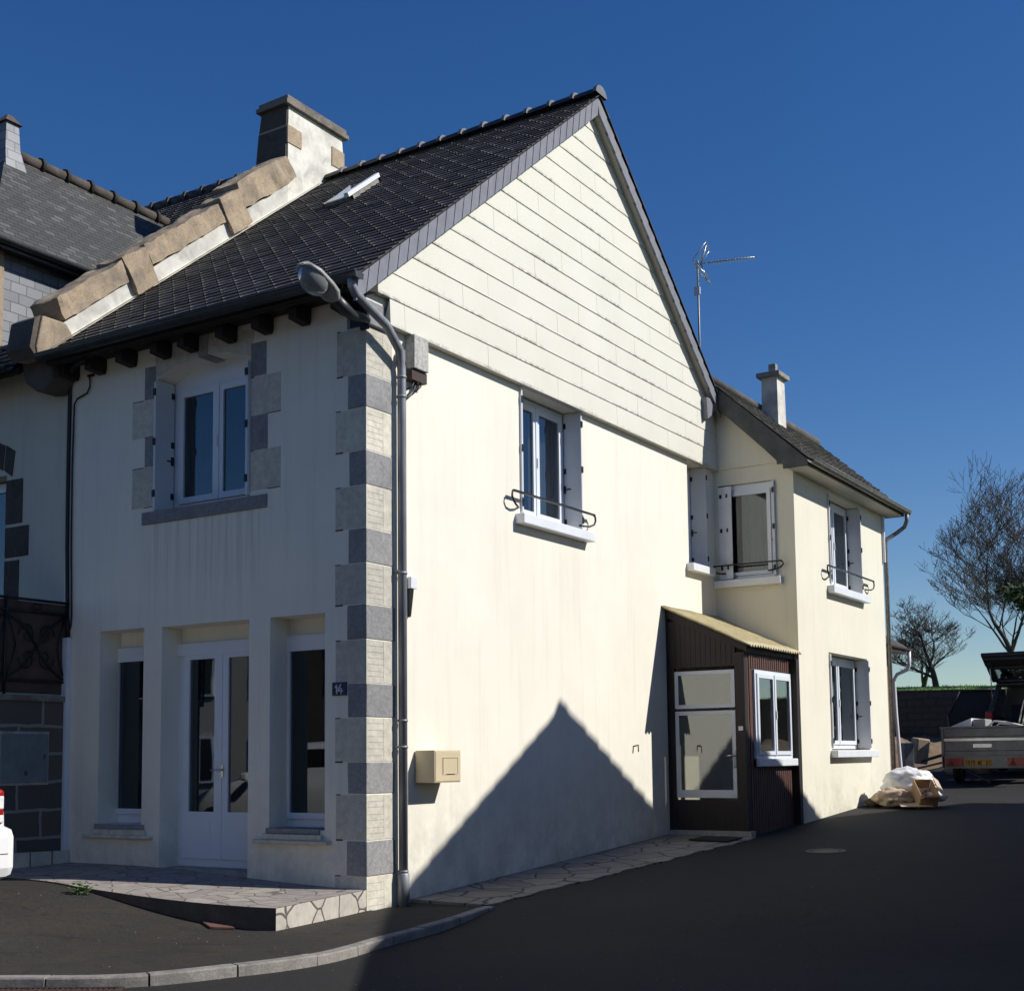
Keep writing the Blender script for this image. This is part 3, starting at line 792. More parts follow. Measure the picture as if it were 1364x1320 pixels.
# downpipe
mb = MB()
px_, py_ = .078, .50
pts = [(.20, EY - .06, EZ - .06), (.20, EY - .05, EZ - .13), (.19, EY + .02, EZ - .19), (.165, .12, EZ - .35), (.12, .40, EZ - .53), (px_, .48, EZ - .62), (px_, py_, EZ - .72), (px_, py_, .30)]
mb.tube(pts, .047, 14)
mb.tube([(px_, py_, .31), (px_, py_, .29), (px_, py_, -.05)], [.047, .062, .062], 14)
for zz in (5.25, 5.46, 3.38, 1.85, 1.58, .32):
    mb.tube([(px_, py_, zz - .012), (px_, py_, zz + .012)], .053, 14)
for zz in (3.4, 1.58): mb.box(-.0, px_, py_ - .06, py_ - .04, zz - .01, zz + .01)
mb.build('downpipe', 'zinc', house)
mb = MB(); mb.box(.05, .10, .50, .54, EZ - .62, EZ - .5); mb.build('pipe_bracket', 'old zinc', house)
# skylight, propped open
def rp(x, t, h):  # roof point: t along slope from eave (in y), h normal
    s_ = (RZ - EZ) / (RY - EY); nn = math.hypot(1, s_); return (x, t - s_ / nn * h, roof_front(t) + h / nn)
mb = MB()
y0, y1 = 2.92, 3.55; xs0, xs1 = -3.05, -2.55
def rbox(x0, x1, t0, t1, h0, h1, mat=0, lift=0):
    vs = []
    for h in (h0, h1):
        for x_, t_ in ((x0, t0), (x1, t0), (x1, t1), (x0, t1)):
            vs.append(rp(x_, t_, h + (lift if t_ == t0 else 0)))
    mb.add(vs, [(0, 3, 2, 1), (4, 5, 6, 7), (0, 1, 5, 4), (1, 2, 6, 5), (2, 3, 7, 6), (3, 0, 4, 7)], mat)
rbox(xs0, xs0 + .04, y0, y1, 0, .07); rbox(xs1 - .04, xs1, y0, y1, 0, .07); rbox(xs0, xs1, y0, y0 + .04, 0, .06); rbox(xs0, xs1, y1 - .04, y1, 0, .07)
rbox(xs1 - .04, xs1 + .03, y0 - .06, y1 - .02, .072, .13, 1)
sk = mb.build('skylight', ['old zinc', 'white paint'], house)
mb = MB(); rbox(xs0 + .05, xs1 - .05, y0 + .04, y1 - .04, .045, .05, 0); mb.build('pane', 'dark pane', sk)
mb = MB(); mb.add([rp(xs0 + .04, y0 + .06, .054), rp(xs1 - .05, y0 + .06, .054), rp(xs0 + .0, y1 - .02, .075), rp(xs0 + .04, y0 + .06, .06), rp(xs1 - .05, y0 + .06, .06), rp(xs0 + .0, y1 - .02, .082)], [(0, 2, 1), (3, 4, 5), (0, 1, 4, 3), (1, 2, 5, 4), (2, 0, 3, 5)]); mb.build('light_patch', 'white paint', sk)  # white triangle standing in for the bright patch of light on the pane

# party parapet with coping and chimney ---------------------------------
def slab(ya, yb, h0, h1, x0, x1, seed, amp=.030, nseg=None, capt=.0, overhang=0):
    """stone running up the slope between ya and yb, from h0 to h1 above the front roof line, subdivided and roughened"""
    mb = MB(); n = nseg or max(2, int(abs(yb - ya) / .055)); nh = 6; nx_ = 8
    P = lambda t, h, x: (x, ya + (yb - ya) * t - .55 * (h - .3), roof_front(ya + (yb - ya) * t) + h - .22 * (h - .3))
    idx = {}
    for i in range(n + 1):
        for j in range(nh + 1):
            for k in range(nx_ + 1):
                if 0 < i < n and 0 < j < nh and 0 < k < nx_: continue
                idx[i, j, k] = len(mb.v); mb.v.append(P(i / n, h0 + (h1 - h0) * j / nh, x0 + (x1 - x0) * k / nx_))
    def q(*ks): mb.f.append(tuple(idx[k] for k in ks)); mb.m.append(0); mb.sm.append(False)
    for i in range(n):
        for j in range(nh): q((i, j, nx_), (i + 1, j, nx_), (i + 1, j + 1, nx_), (i, j + 1, nx_)); q((i, j, 0), (i, j + 1, 0), (i + 1, j + 1, 0), (i + 1, j, 0))
        for k in range(nx_): q((i, nh, k), (i, nh, k + 1), (i + 1, nh, k + 1), (i + 1, nh, k)); q((i, 0, k), (i + 1, 0, k), (i + 1, 0, k + 1), (i, 0, k + 1))
    for j in range(nh):
        for k in range(nx_): q((0, j, k), (0, j, k + 1), (0, j + 1, k + 1), (0, j + 1, k)); q((n, j, k), (n, j + 1, k), (n, j + 1, k + 1), (n, j, k + 1))
    rough(mb, amp, seed); return mb
mb = MB()
mb.prism([(-.45, EZ + .02), (3.9, roof_front(3.9) - .0), (3.9, roof_front(3.9) + .34), (-.15, roof_front(-.15) + .26)], XL - .44, XL, 0)
mb.prism([(.4, -.3), (8.8, -.3), (8.8, 6.5), (RY, RZ), (.4, 6.4)], XL - .42, XL - .05, 0)
mb.prism([(5.1, roof_rear(5.1) - .3), (8.8, roof_rear(8.8) - .3), (8.8, roof_rear(8.8) + .3), (5.1, roof_rear(5.1) + .3)], XL - .44, XL, 0)
mb.build('parapet', 'white render chimney', house)
mb = MB()
for xx in (XL + .004,):
    mb.add([(xx, EY + .02, roof_front(EY + .02) + .02), (xx + .05, EY + .02, roof_front(EY + .02) + .03), (xx + .05, 4.6, roof_front(4.6) + .035), (xx, 4.6, roof_front(4.6) + .07), (xx, EY + .02, roof_front(EY + .02) + .07)], [(0, 1, 2), (0, 2, 3, 4)])
    mb.add([(xx + .004, EY, roof_front(EY) + .055), (xx + .05, EY, roof_front(EY) + .055), (xx + .05, 4.55, roof_front(4.55) + .055), (xx + .004, 4.55, roof_front(4.55) + .055)], [(0, 1, 2, 3)])
mb.build('lead_flashing', 'white render chimney', house)
for i, (a, b, h0, h1, xo) in enumerate([(-.12, .90, .29, .57, 0), (.88, 1.24, .10, .60, .03), (1.26, 2.62, .32, .60, 0), (2.60, 2.98, .12, .64, .03), (3.0, 4.05, .34, .72, 0)]):
    slab(a, b - .01, h0, h1, XL - .46, XL + .035 + xo, i * 3.1).build('coping_stone', 'sandstone', house)
mb = MB()  # kneeler at the foot of the parapet
n = 5
mb.prism([(-.50, EZ - .02), (-.52, EZ + .10), (-.44, EZ + .50), (-.10, EZ + .50), (.02, EZ + .36), (-.28, EZ + .0)], XL - .40, XL + .03, 0)
mb.build('kneeler_stone', 'sandstone', house, bevel=.02)
mb = MB(); mb.prism([(-.50, EZ - .03), (-.60, EZ + .08), (-.54, EZ + .44), (-.455, EZ + .50), (-.53, EZ + .10)], XL - .42, XL + .01, 0); mb.build('kneeler_front', 'corbel stone', house)
mb = MB(); mb.prism([(-5.06, 6.31), (-4.50, 6.33), (-4.47, 6.02), (-4.60, 5.88), (-4.78, 5.90), (-4.96, 6.02)], -.34, .0, 1)
mb.build('corbel', 'corbel stone', house, bevel=.03)
# chimney
mb = MB()
CX0, CX1 = XL - .53, XL
def tbox(mb, b0, b1, mat=0):  # tapered box from two rects (x0,x1,y0,y1,z)
    vs = [(b0[0], b0[2], b0[4]), (b0[1], b0[2], b0[4]), (b0[1], b0[3], b0[4]), (b0[0], b0[3], b0[4]), (b1[0], b1[2], b1[4]), (b1[1], b1[2], b1[4]), (b1[1], b1[3], b1[4]), (b1[0], b1[3], b1[4])]
    mb.add(vs, [(0, 3, 2, 1), (4, 5, 6, 7), (0, 1, 5, 4), (1, 2, 6, 5), (2, 3, 7, 6), (3, 0, 4, 7)], mat)
tbox(mb, (CX0 - .02, CX1 + .002, 3.86, 5.18, 9.2), (CX0 - .01, CX1, 3.88, 5.17, 10.9)); tbox(mb, (CX0 - .01, CX1, 3.88, 5.17, 10.9), (CX0 + .03, CX1 - .01, 3.90, 5.14, 11.24))
ch = mb.build('chimney', 'white render chimney', house)
mb = MB(); mb.box(CX0 - .06, CX1 + .05, 3.80, 5.24, 11.24, 11.30); mb.box(CX0 - .03, CX1 + .03, 3.84, 5.21, 11.30, 11.38); rough(mb, .012, 4); mb.build('chimney_cap', 'weathered stone', ch)
for q_ in ((CX0 - .04, CX1 + .012, 3.855, 4.17, 10.66, 10.93), (CX1 - .3, CX1 + .010, 4.88, 5.185, 10.70, 11.00)):
    mb = MB(); mb.box(*q_); rough(mb, .008, 9); mb.build('chimney_quoin', 'sandstone', ch)
mb = MB(); tbox(mb, (CX0 - .12, CX1 - .02, 3.83, 4.0, 10.0), (CX0 - .04, CX1 - .02, 3.85, 4.0, 10.9)); tbox(mb, (CX0 - .04, CX1 - .02, 3.855, 4.0, 10.9), (CX0 - .0, CX1 - .02, 3.87, 4.0, 11.235)); mb.build('dark_chimney_face', 'corbel stone', ch)  # dark stone skin covering the front face of the chimney

# ------------------------------------------------------------------ rear wing (part of the same house)
mb = XF(F_WSIDE); S1 = (10.30, 12.36, 1.52, 3.10); S2 = (10.48, 12.18, 4.20, 5.76)
wall_grid(mb, F_WSIDE, WY, 13.53, -.3, 5.90, .3, [S1, S2])
F1 = (.07, .99, 4.20, 5.73)
wall_grid(mb, F_WFRONT, 0.0, WX - .3, -.3, 6.05, .3, [F1])
mb.prism([(0, 6.05), (WX - .02, 6.02), (WX - .1, 6.08), (.0, 7.28), (-1.2, 6.2)], WY, WY + .3, 1)
mb.prism([(WX - .3, 5.9), (WX, 5.9), (WX - .02, 6.02), (WX - .3, 6.05)], WY, WY + .3, 1)
mb.box(-1.5, WX - .3, 13.23, 13.53, -.3, 6.0); mb.prism([(WX, 5.9), (.0, 7.2), (-1.4, 5.9)], 13.25, 13.53, 1)
mb.build('wing_wall', 'yellow render', house)
mb = MB(); mb.box(.0, WX - .12, WY - .035, WY - .001, 5.985, 6.02); mb.prism([(.0, 6.02), (1.10, 6.02), (1.10, 6.13), (.0, 7.14)], WY - .028, WY - .001, 1)
mb.build('wing_gable_board', 'yellow render', house)
# wing roof
ER, EZW, WRX, WRZ, YF0, YF1 = 1.66, 5.94, .02, 7.44, 8.62, 13.86
mb = MB()
def slope_x(mb, x0, z0, x1, z1, ya, yb, row, w):
    tmp = MB(); tiles(tmp, ya, yb, (x0, z0), (x1, z1), row, w)
    mb.add([(v[1], v[0], v[2]) for v in tmp.v], [f[::-1] for f in tmp.f])
slope_x(mb, ER, EZW, WRX, WRZ, YF0, YF1, .2, .22); slope_x(mb, -1.65, 5.94, WRX, WRZ, 8.9, YF1, .4, .22)
mb.build('wing_roof', 'wing tile', house)
mb = MB(); mb.prism([(ER - .02, EZW - .03), (WRX, WRZ - .02), (-1.6, 5.92), (-1.6, 5.86), (WRX, WRZ - .10), (ER - .02, EZW - .09)], YF0 + .02, YF1 - .02, 1)
mb.build('wing_roof_deck', 'rafter wood', house)
mb = MB(); mb.prism([(WX, 5.82), (ER - .03, 5.82), (ER - .03, 5.855), (WX, 5.855)], YF0 + .01, YF1 - .01, 1); mb.build('wing_soffit', 'soffit paint', house)
mb = MB(); mb.prism([(ER - .01, EZW - .02), (WRX, WRZ - .01), (WRX, WRZ - .34), (1.16, 5.97), (1.16, 5.90), (1.26, 5.90), (1.26, 5.82), (ER - .01, 5.82)], YF0, YF0 + .03, 1)
mb.prism([(WRX + .05, WRZ - .32), (1.16, 5.95), (1.16, 6.0), (WRX + .05, WRZ - .28)], YF0 + .03, WY, 1)
mb.build('wing_bargeboard', 'dark zinc', house)
mb = MB(); mb.prism([(ER - .01, EZW - .02), (WRX, WRZ - .01), (WRX, WRZ - .28), (1.3, 5.82), (ER - .01, 5.82)], YF1 - .03, YF1, 1); mb.build('wing_bargeboard', 'dark zinc', house)
mb = MB(); mb.tube([(WRX, YF0 - .02, WRZ + .01), (WRX, YF1 + .02, WRZ + .01)], .085, 10); mb.build('wing_ridge', 'wing tile', house)
mb = MB()
tmp = MB(); gutter(tmp, YF0 - .02, YF1 + .05, ER + .055, EZW - .03, .065); mb.add([(v[1], v[0], v[2]) for v in tmp.v], [f[::-1] for f in tmp.f])
mb.tube([(ER + .12, YF0 - .02, EZW - .025), (ER + .12, YF1 + .05, EZW - .025)], .011, 6)
for k in range(9): yy = YF0 + .3 + k * .58; mb.box(ER - .02, ER + .125, yy - .012, yy + .012, EZW - .03, EZW - .02)
mb.tube([(ER + .05, YF1 - .05, EZW - .08), (ER + .05, YF1 - .04, EZW - .2), (ER + .0, YF1 - .04, EZW - .32), (ER - .14, YF1 - .06, EZW - .42), (WX + .06, 13.60, EZW - .56), (WX + .04, 13.60, EZW - .7), (WX + .04, 13.60, .9)], .038, 10)
mb.build('wing_gutter', 'old zinc', house)
mb = MB(); mb.box(WX - .02, WX + .05, 13.51, 13.56, 4.95, 5.82); mb.build('wing_bracket', 'grey shutter', house)
window(house, F_WFRONT, .085, .975, 4.215, 5.72, .05, 1, fw=.05, lw=.06, curtain=[(.33, .52, 'curtain brown', 0), (.52, .93, 'curtain pale', .0)], shutters='R', sdep=(-.05, .045),
       sill=(-.0, 1.10, 4.08, 4.20, .12), rail=(-.02, 1.14, 4.43, .09, .12), head=.06)
s = XF(F_WFRONT); s.ub(.075, .20, -.03, -.005, 4.22, 5.70); s.ub(.19, .305, -.05, -.03, 4.22, 5.70)
for zz in (4.4, 5.0, 5.55): s.ub(.10, .135, -.045, -.03, zz - .03, zz + .03, 1); s.ub(.215, .24, -.062, -.05, zz - .03, zz + .03, 1)
s.build('shutter', ['white paint', 'black iron'], [o for o in house.children if o.name.startswith('window')][-1])
window(house, F_WSIDE, 10.52, 12.14, 4.22, 5.74, .22, 2, lw=.07, fw=.07, shutters='LR', sdep=(-.03, .215), sill=(10.34, 12.30, 4.07, 4.195, .12), rail=(10.12, 12.62, 4.49, .09, .16), curtain=[(11.3, 12.0, 'curtain pale', .4)])
window(house, F_WSIDE, 10.34, 12.32, 1.54, 3.08, .22, 2, lw=.07, fw=.07, shutters='LR', sdep=(-.03, .215), sill=(10.24, 12.44, 1.40, 1.515, .12))
mb = MB(); mb.box(-1.4, WX - .31, 9.3, 13.2, 3.3, 3.4); mb.box(-1.4, .0, 9.3, 9.4, 0, 6); mb.box(-.4, -.3, 9.3, 13.2, 0, 6); mb.build('wing_interior', 'interior dark', house)
# wing chimney
mb = MB(); tbox(mb, (.105, .41, 10.79, 11.18, 6.8), (.12, .40, 10.80, 11.16, 7.95)); wc = mb.build('chimney', 'white render chimney', house, label='small rendered chimney with a flat cap on the rear wing')
mb = MB(); mb.box(.05, .47, 10.72, 11.24, 7.95, 8.03); mb.build('chimney_cap', 'concrete', wc, bevel=.008)
mb = MB(); mb.box(.20, .33, 10.93, 11.05, 8.03, 8.22); mb.build('flue_pot', 'concrete', wc, bevel=.01)

# ------------------------------------------------------------------ entrance porch
porch = thing('entrance_porch', 'dark timber lean-to porch with glazed white-framed door in the house corner', 'porch', (.6, 7.9, .36))
PY = 6.985
mb = MB()
hz = lambda x: 3.56 - .5 * x
mb.box(.03, .115, PY, PY + .05, .3, 3.40); mb.prism([(.115, 2.72), (1.06, 2.72), (1.06, hz(1.06) - .05), (.115, hz(.115) - .05)], PY, PY + .04, 1)
mb.prism([(.0, .3), (.03, .3), (.03, hz(0) - .06), (.0, hz(0) - .05)], PY - .01, PY + .06, 1)
mb.box(1.06, 1.2, PY - .012, PY + .10, .3, 2.90)
mb.box(.115, 1.06, PY + .005, PY + .04, .40, .83)
for k in range(12):  # vertical cladding laths above the door
    x_ = .14 + k * .078; mb.box(x_, x_ + .008, PY - .005, PY, 2.74, hz(x_) - .07)
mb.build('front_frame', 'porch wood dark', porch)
mb = XF(F_PSIDE)
wall_grid(mb, F_PSIDE, PY + .10, WY, .3, 2.90, .05, [(7.27, 8.72, 1.40, 2.67)])
k = 0
y = PY + .14
while y < WY - .05:
    for z0, z1 in (((.3, 1.28), (2.69, 2.88)) if 7.2 < y < 8.78 else ((.3, 2.88),)): mb.ub(y, y + .055, -.012, -.0005, z0, z1)
    y += .085
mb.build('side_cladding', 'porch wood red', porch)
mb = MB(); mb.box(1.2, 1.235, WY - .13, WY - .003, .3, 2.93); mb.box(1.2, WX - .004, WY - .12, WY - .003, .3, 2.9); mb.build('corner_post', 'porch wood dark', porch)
# door leaf + fanlight
d = XF(F_PFRONT)
def ring(d, u0, u1, z0, z1, w, d0, d1, wb=None):
    wb = wb or w
    d.ub(u0, u0 + w, d0, d1, z0, z1); d.ub(u1 - w, u1, d0, d1, z0, z1); d.ub(u0 + w, u1 - w, d0, d1, z1 - w, z1); d.ub(u0 + w, u1 - w, d0, d1, z0, z0 + wb)
ring(d, .125, 1.05, .86, 2.09, .055, -.012, .03, .11)
dr = d.build('door', 'grey shutter', porch)
d = XF(F_PFRONT); d.ub(.18, .995, .005, .011, .97, 2.035); d.build('pane', 'porch glass', dr)
d = MB(); d.tube([(1.03, PY - .02, 1.45), (1.03, PY - .06, 1.45), (.90, PY - .06, 1.45)], .01, 8); d.box(1.008, 1.045, PY - .02, PY - .0125, 1.28, 1.52); d.build('handle', 'chrome', dr)
d = XF(F_PFRONT); ring(d, .125, 1.05, 2.13, 2.665, .055, -.012, .03); fl = d.build('fanlight', 'grey shutter', porch)
d = XF(F_PFRONT); d.ub(.18, .995, .005, .011, 2.185, 2.61); d.build('pane', 'porch glass', fl)
d = MB(); d.box(1.10, 1.165, PY - .03, PY - .013, 1.80, 1.86); d.build('bell_push', 'white paint', porch)
window(porch, F_PSIDE, 7.27, 8.72, 1.40, 2.67, -.035, 2, name='window', lw=.06, fw=.05, sill=(7.24, 8.84, 1.29, 1.398, .10), glassm='porch glass')
mb = MB(); mb.box(-.02, 1.26, PY - .06, PY + .1, .30, .40); mb.build('threshold', 'concrete', porch)
mb = MB(); mb.box(.0, 1.15, PY + .1, WY, .25, .38); mb.build('floor', 'terracotta', porch)
# corrugated translucent roof sheet
mb = MB(); ny_ = 150; nx_ = 6
for i in range(ny_ + 1):
    yy = PY - .14 + (WY - .004 - PY + .14) * i / ny_
    for j in range(nx_ + 1):
        xx = .003 + 1.36 * j / nx_
        zz = 3.63 - .47 * xx + .018 * math.sin(2 * math.pi * yy / .1) + (.012 * noise.noise(Vector((xx * 2, yy * 2, 0))))
        mb.v.append((xx, yy, zz))
for i in range(ny_):
    for j in range(nx_): a = i * (nx_ + 1) + j; mb.f.append((a, a + 1, a + nx_ + 2, a + nx_ + 1)); mb.m.append(0); mb.sm.append(True)
o = mb.build('roof_sheet', 'fibreglass', porch); so = o.modifiers.new('thick', 'SOLIDIFY'); so.thickness = .012; so.offset = -1
mb = MB(); mb.prism([(.0, 3.59), (1.25, 2.99), (1.25, 2.90), (.0, 3.47)], PY - .02, PY + .04, 1); mb.prism([(1.19, 2.90), (1.25, 2.90), (1.25, 2.99), (1.19, 3.02)], PY + .04, WY - .004, 1)
mb.build('roof_rail', 'porch wood dark', porch)
mat_ = MB(); mat_.box(0, 1, 0, 1, 0, 1)
mb = MB()
V = [(.62, 6.25), (1.20, 6.2), (1.26, 6.62), (.66, 6.68)]
mb.add([(x, y, gz(x, y) + .026) for x, y in V] + [(x, y, gz(x, y) + .04) for x, y in V], [(4, 5, 6, 7), (0, 1, 5, 4), (1, 2, 6, 5), (2, 3, 7, 6), (3, 0, 4, 7)])
tag(mb.build('doormat', 'rubber'), 'black doormat on the paving before the porch door', 'doormat')

# ------------------------------------------------------------------ fixtures on the house
# letterbox
lb = thing('letterbox', 'cream metal letterbox fixed low on the sunlit gable beside the downpipe', 'letterbox', (0, 1.0, 1.2))
mb = MB(); mb.box(.012, .26, .80, 1.28, 1.207, 1.545); mb.build('body', 'letterbox paint', lb, bevel=.006)
mb = MB(); mb.box(.26, .266, .80 + .015, 1.265, 1.22, 1.53); mb.build('front_panel', 'letterbox paint', lb, bevel=.002)
mb = MB(); mb.box(.267, .270, .93, 1.22, 1.29, 1.47); mb.box(.2702, .272, .94, 1.21, 1.462, 1.466, 1); mb.box(.2702, .272, .94, .944, 1.30, 1.466, 1); mb.box(.2702, .272, 1.206, 1.21, 1.30, 1.466, 1); mb.box(.2702, .274, 1.0, 1.15, 1.292, 1.297, 1)
mb.build('flap', ['letterbox paint', 'porch wood dark'], lb)
mb = MB(); mb.box(0, .013, .9, 1.2, 1.3, 1.4); mb.build('bracket', 'old zinc', lb)
# number plate
pl = thing('number_plate', 'small blue enamel plate with white house number 14 on the shaded front', 'house number', (-.34, 0, 2.17))
mb = MB(); mb.box(-.432, -.245, -.016, -.004, 2.105, 2.24); mb.build('plate', 'blue enamel', pl, bevel=.003)
mb = MB()
def strokes(mb, segs, ox, oz, s, w, y0, y1, fn=None):
    for (ax, az, bx, bz) in segs:
        A = Vector((ox + ax * s, oz + az * s)); B = Vector((ox + bx * s, oz + bz * s)); dd = (B - A).normalized(); nn = Vector((-dd.y, dd.x)) * w / 2; dd *= w / 2
        q = [A - dd + nn, B + dd + nn, B + dd - nn, A - dd - nn]
        mb.prism([(p.x, p.y) for p in q], y0, y1, 1)
strokes(mb, [(.12, .72, .32, 1.0), (.32, 1.0, .32, 0)], -.398, 2.128, .088, .014, -.0185, -.0162)
strokes(mb, [(.42, 1.0, .0, .28), (.0, .28, .68, .28), (.48, .55, .48, 0)], -.355, 2.128, .088, .0135, -.0189, -.0162)
mb.build('digits', 'enamel white', pl)
# junction box near the eave with conduit
jb = thing('junction_box', 'weathered grey electric box high on the gable under the panelling by the downpipe', 'electric box', (0, .75, 5.75))
mb = MB(); mb.box(.0, .13, .66, .92, 5.60, 5.97); mb.build('body', 'weathered box', jb, bevel=.01)
mb = MB(); mb.box(.0, .10, .655, .925, 5.48, 5.595); mb.build('cable_entry', 'rust iron', jb)
mb = MB(); mb.tube([(.05, .8, 5.5), (.05, .76, 5.4), (.03, .66, 5.3), (.02, .62, 5.22)], .012, 6); mb.tube([(.07, .74, 5.5), (.07, .7, 5.42), (.05, .62, 5.36)], .010, 6); mb.tube([(.06, .85, 5.5), (.08, .84, 5.44), (.05, .72, 5.33)], .008, 6); mb.build('cable', 'black iron', jb)
# small white box
wb = thing('white_sensor_box', 'small white plastic box halfway up the gable beside the downpipe', 'electric box', (0, .7, 3.3))
mb = MB(); mb.box(.0, .05, .69, .80, 3.245, 3.37); mb.build('body', 'white paint', wb, bevel=.006)
mb = MB(); mb.prism([(.69, 3.24), (.76, 3.24), (.71, 2.96), (.70, 2.94)], .0, .035, 0); mb.build('bracket', 'black iron', wb)
# old hook marks
hk = MB(); hk.tube([(.006, 5.84, 1.50), (.012, 5.85, 1.60), (.012, 6.0, 1.615), (.006, 6.01, 1.52)], .006, 6); tag(hk.build('wall_hook', 'rust iron'), 'thin bent iron hook on the gable wall near the porch', 'hook')
# street lamp on the eave corner
lamp = thing('street_lamp', 'grey wall-mounted street lantern with clear bowl at the eaves corner', 'street lamp', (0, -.1, 5.9))
hd = Vector((.10, -.88, 6.08)); ax = (Vector((.10, -.25, 5.84)) - hd).normalized()
def lampframe():
    up = Vector((.12, 0, 1)); side = ax.cross(up).normalized(); up = side.cross(ax).normalized()
    return Matrix(((side.x, ax.x, up.x, hd.x), (side.y, ax.y, up.y, hd.y), (side.z, ax.z, up.z, hd.z), (0, 0, 0, 1)))
LM = lampframe()
mb = MB(); nseg = 12; rings = []
stations = [(-.29, .03, .02, .02), (-.27, .12, .06, .0), (-.14, .165, .09, .0), (.08, .16, .09, .0), (.22, .13, .085, .0), (.30, .07, .06, .0)]
vs = []
for t, w, h_, _ in stations:
    for k in range(nseg):
        a = 2 * math.pi * k / nseg; c_, s_ = math.cos(a), math.sin(a)
        vs.append(LM @ Vector((w * .9 * c_, t * .9 + .02, h_ * .9 * max(s_, -.15 if t < .2 else -1) + .0)))
fs = [(i * nseg + k, i * nseg + (k + 1) % nseg, (i + 1) * nseg + (k + 1) % nseg, (i + 1) * nseg + k) for i in range(len(stations) - 1) for k in range(nseg)] + [tuple(range(nseg))]
mb.add(vs, fs, 0, True); mb.build('lantern_housing', 'grey plastic', lamp)
mb = MB(); vs = []
for j in range(7):
    ph = math.pi / 2 * j / 6
    for k in range(16):
        a = 2 * math.pi * k / 16; vs.append(LM @ Vector((.138 * math.cos(a) * math.cos(ph), -.04 + .182 * math.sin(a) * math.cos(ph), -.013 - .15 * math.sin(ph))))
fs = [(j * 16 + k, j * 16 + (k + 1) % 16, (j + 1) * 16 + (k + 1) % 16, (j + 1) * 16 + k) for j in range(6) for k in range(16)]
m, nt, b = new_mat('lamp bowl'); b.inputs['Base Color'].default_value = (.30, .31, .31, 1); b.inputs['Roughness'].default_value = .12; b.inputs['Transmission Weight'].default_value = .35; b.inputs['IOR'].default_value = 1.3
mb.add(vs, fs, 0, True); mb.build('bowl', 'lamp bowl', lamp)
mb = MB(); p0 = LM @ Vector((0, .27, 0)); mb.tube([p0, LM @ Vector((0, .44, 0)), (.08, -.34, 5.90), (.05, -.14, 5.93), (.02, -.02, 5.94)], [.065, .062, .055, .05, .05], 12); mb.build('arm', 'dark zinc', lamp)
mb = MB(); mb.box(-.05, .05, -.04, -.008, 5.85, 6.1); mb.box(-.20, -.02, -.012, -.008, 5.9, 6.2); mb.box(.008, .02, .0, .42, 5.905, 5.93); mb.build('wall_plate', 'black iron', lamp)
# cables on the front
mb = MB()
mb.tube([(-3.9, -.33, 6.14), (-4.3, -.2, 6.12), (-4.50, -.03, 6.10), (-4.535, -.022, 5.95), (-4.54, -.022, 5.0), (-4.53, -.022, 4.0), (-4.50, -.022, 3.2), (-4.475, -.025, 2.95)], .024, 8)
mb.tube([(-4.20, -.02, 6.08), (-4.17, -.03, 6.0), (-4.17, -.03, 5.93), (-4.22, -.025, 5.86), (-4.40, -.02, 5.82), (-4.455, -.02, 5.76), (-4.47, -.02, 5.0), (-4.46, -.02, 4.0), (-4.43, -.02, 3.2), (-4.44, -.02, 3.08), (-4.47, -.03, 2.97)], .010, 6)
mb.box(-4.22, -4.12, -.03, -.0, 6.055, 6.08)
tag(mb.build('wall_cable', 'black iron'), 'black cables running down the shaded front at the party line', 'cable')
mb = MB(); mb.box(-4.525, -4.435, -.075, -.004, .36, 2.93); tag(mb.build('cable_duct', 'grey shutter'), 'tall pale blue-grey cable duct beside the stone landing', 'cable duct')
# antenna
an = thing('television_antenna', 'television aerial on a thin mast above the rear roof', 'antenna', (-.3, 9.15, 7.0))
AX, AY = -.30, 9.15
mb = MB(); mb.tube([(AX, AY, 6.9), (AX, AY, 9.62)], .018, 8); mb.build('mast', 'galvanised', an)
mb = MB(); mb.box(AX - .05, AX + .05, AY - .06, AY - .02, 9.02, 9.16); mb.build('amplifier_box', 'white paint', an)
bd = Vector((.97, .26, .0)).normalized(); sd = Vector((-bd.y, bd.x, 0)); B0 = Vector((AX - .04, AY - .03, 9.55))
mb = MB(); mb.tube([B0, B0 + bd * .98], .013, 6)
for k in range(15):
    p = B0 + bd * (.30 + .047 * k); mb.tube([p - sd * .09 - Vector((0, 0, .0)), p + sd * .09], .006, 5)
mb.build('boom', 'aluminium', an)
mb = MB()
for sg in (1, -1):
    for k in range(4):
        p = B0 + bd * (.02 + .07 * k) + Vector((0, 0, sg * (.07 + .07 * k))); mb.tube([p - sd * .26, p + sd * .26], .006, 5)
    for w_ in (-.2, .2): mb.tube([B0 + sd * w_, B0 + bd * .23 + sd * w_ + Vector((0, 0, sg * .29))], .008, 5)
for sg in (1, -1): mb.tube([B0 + bd * .10, B0 + bd * .20 + Vector((0, 0, sg * .30))], .014, 6)
mb.build('reflector', 'aluminium', an)

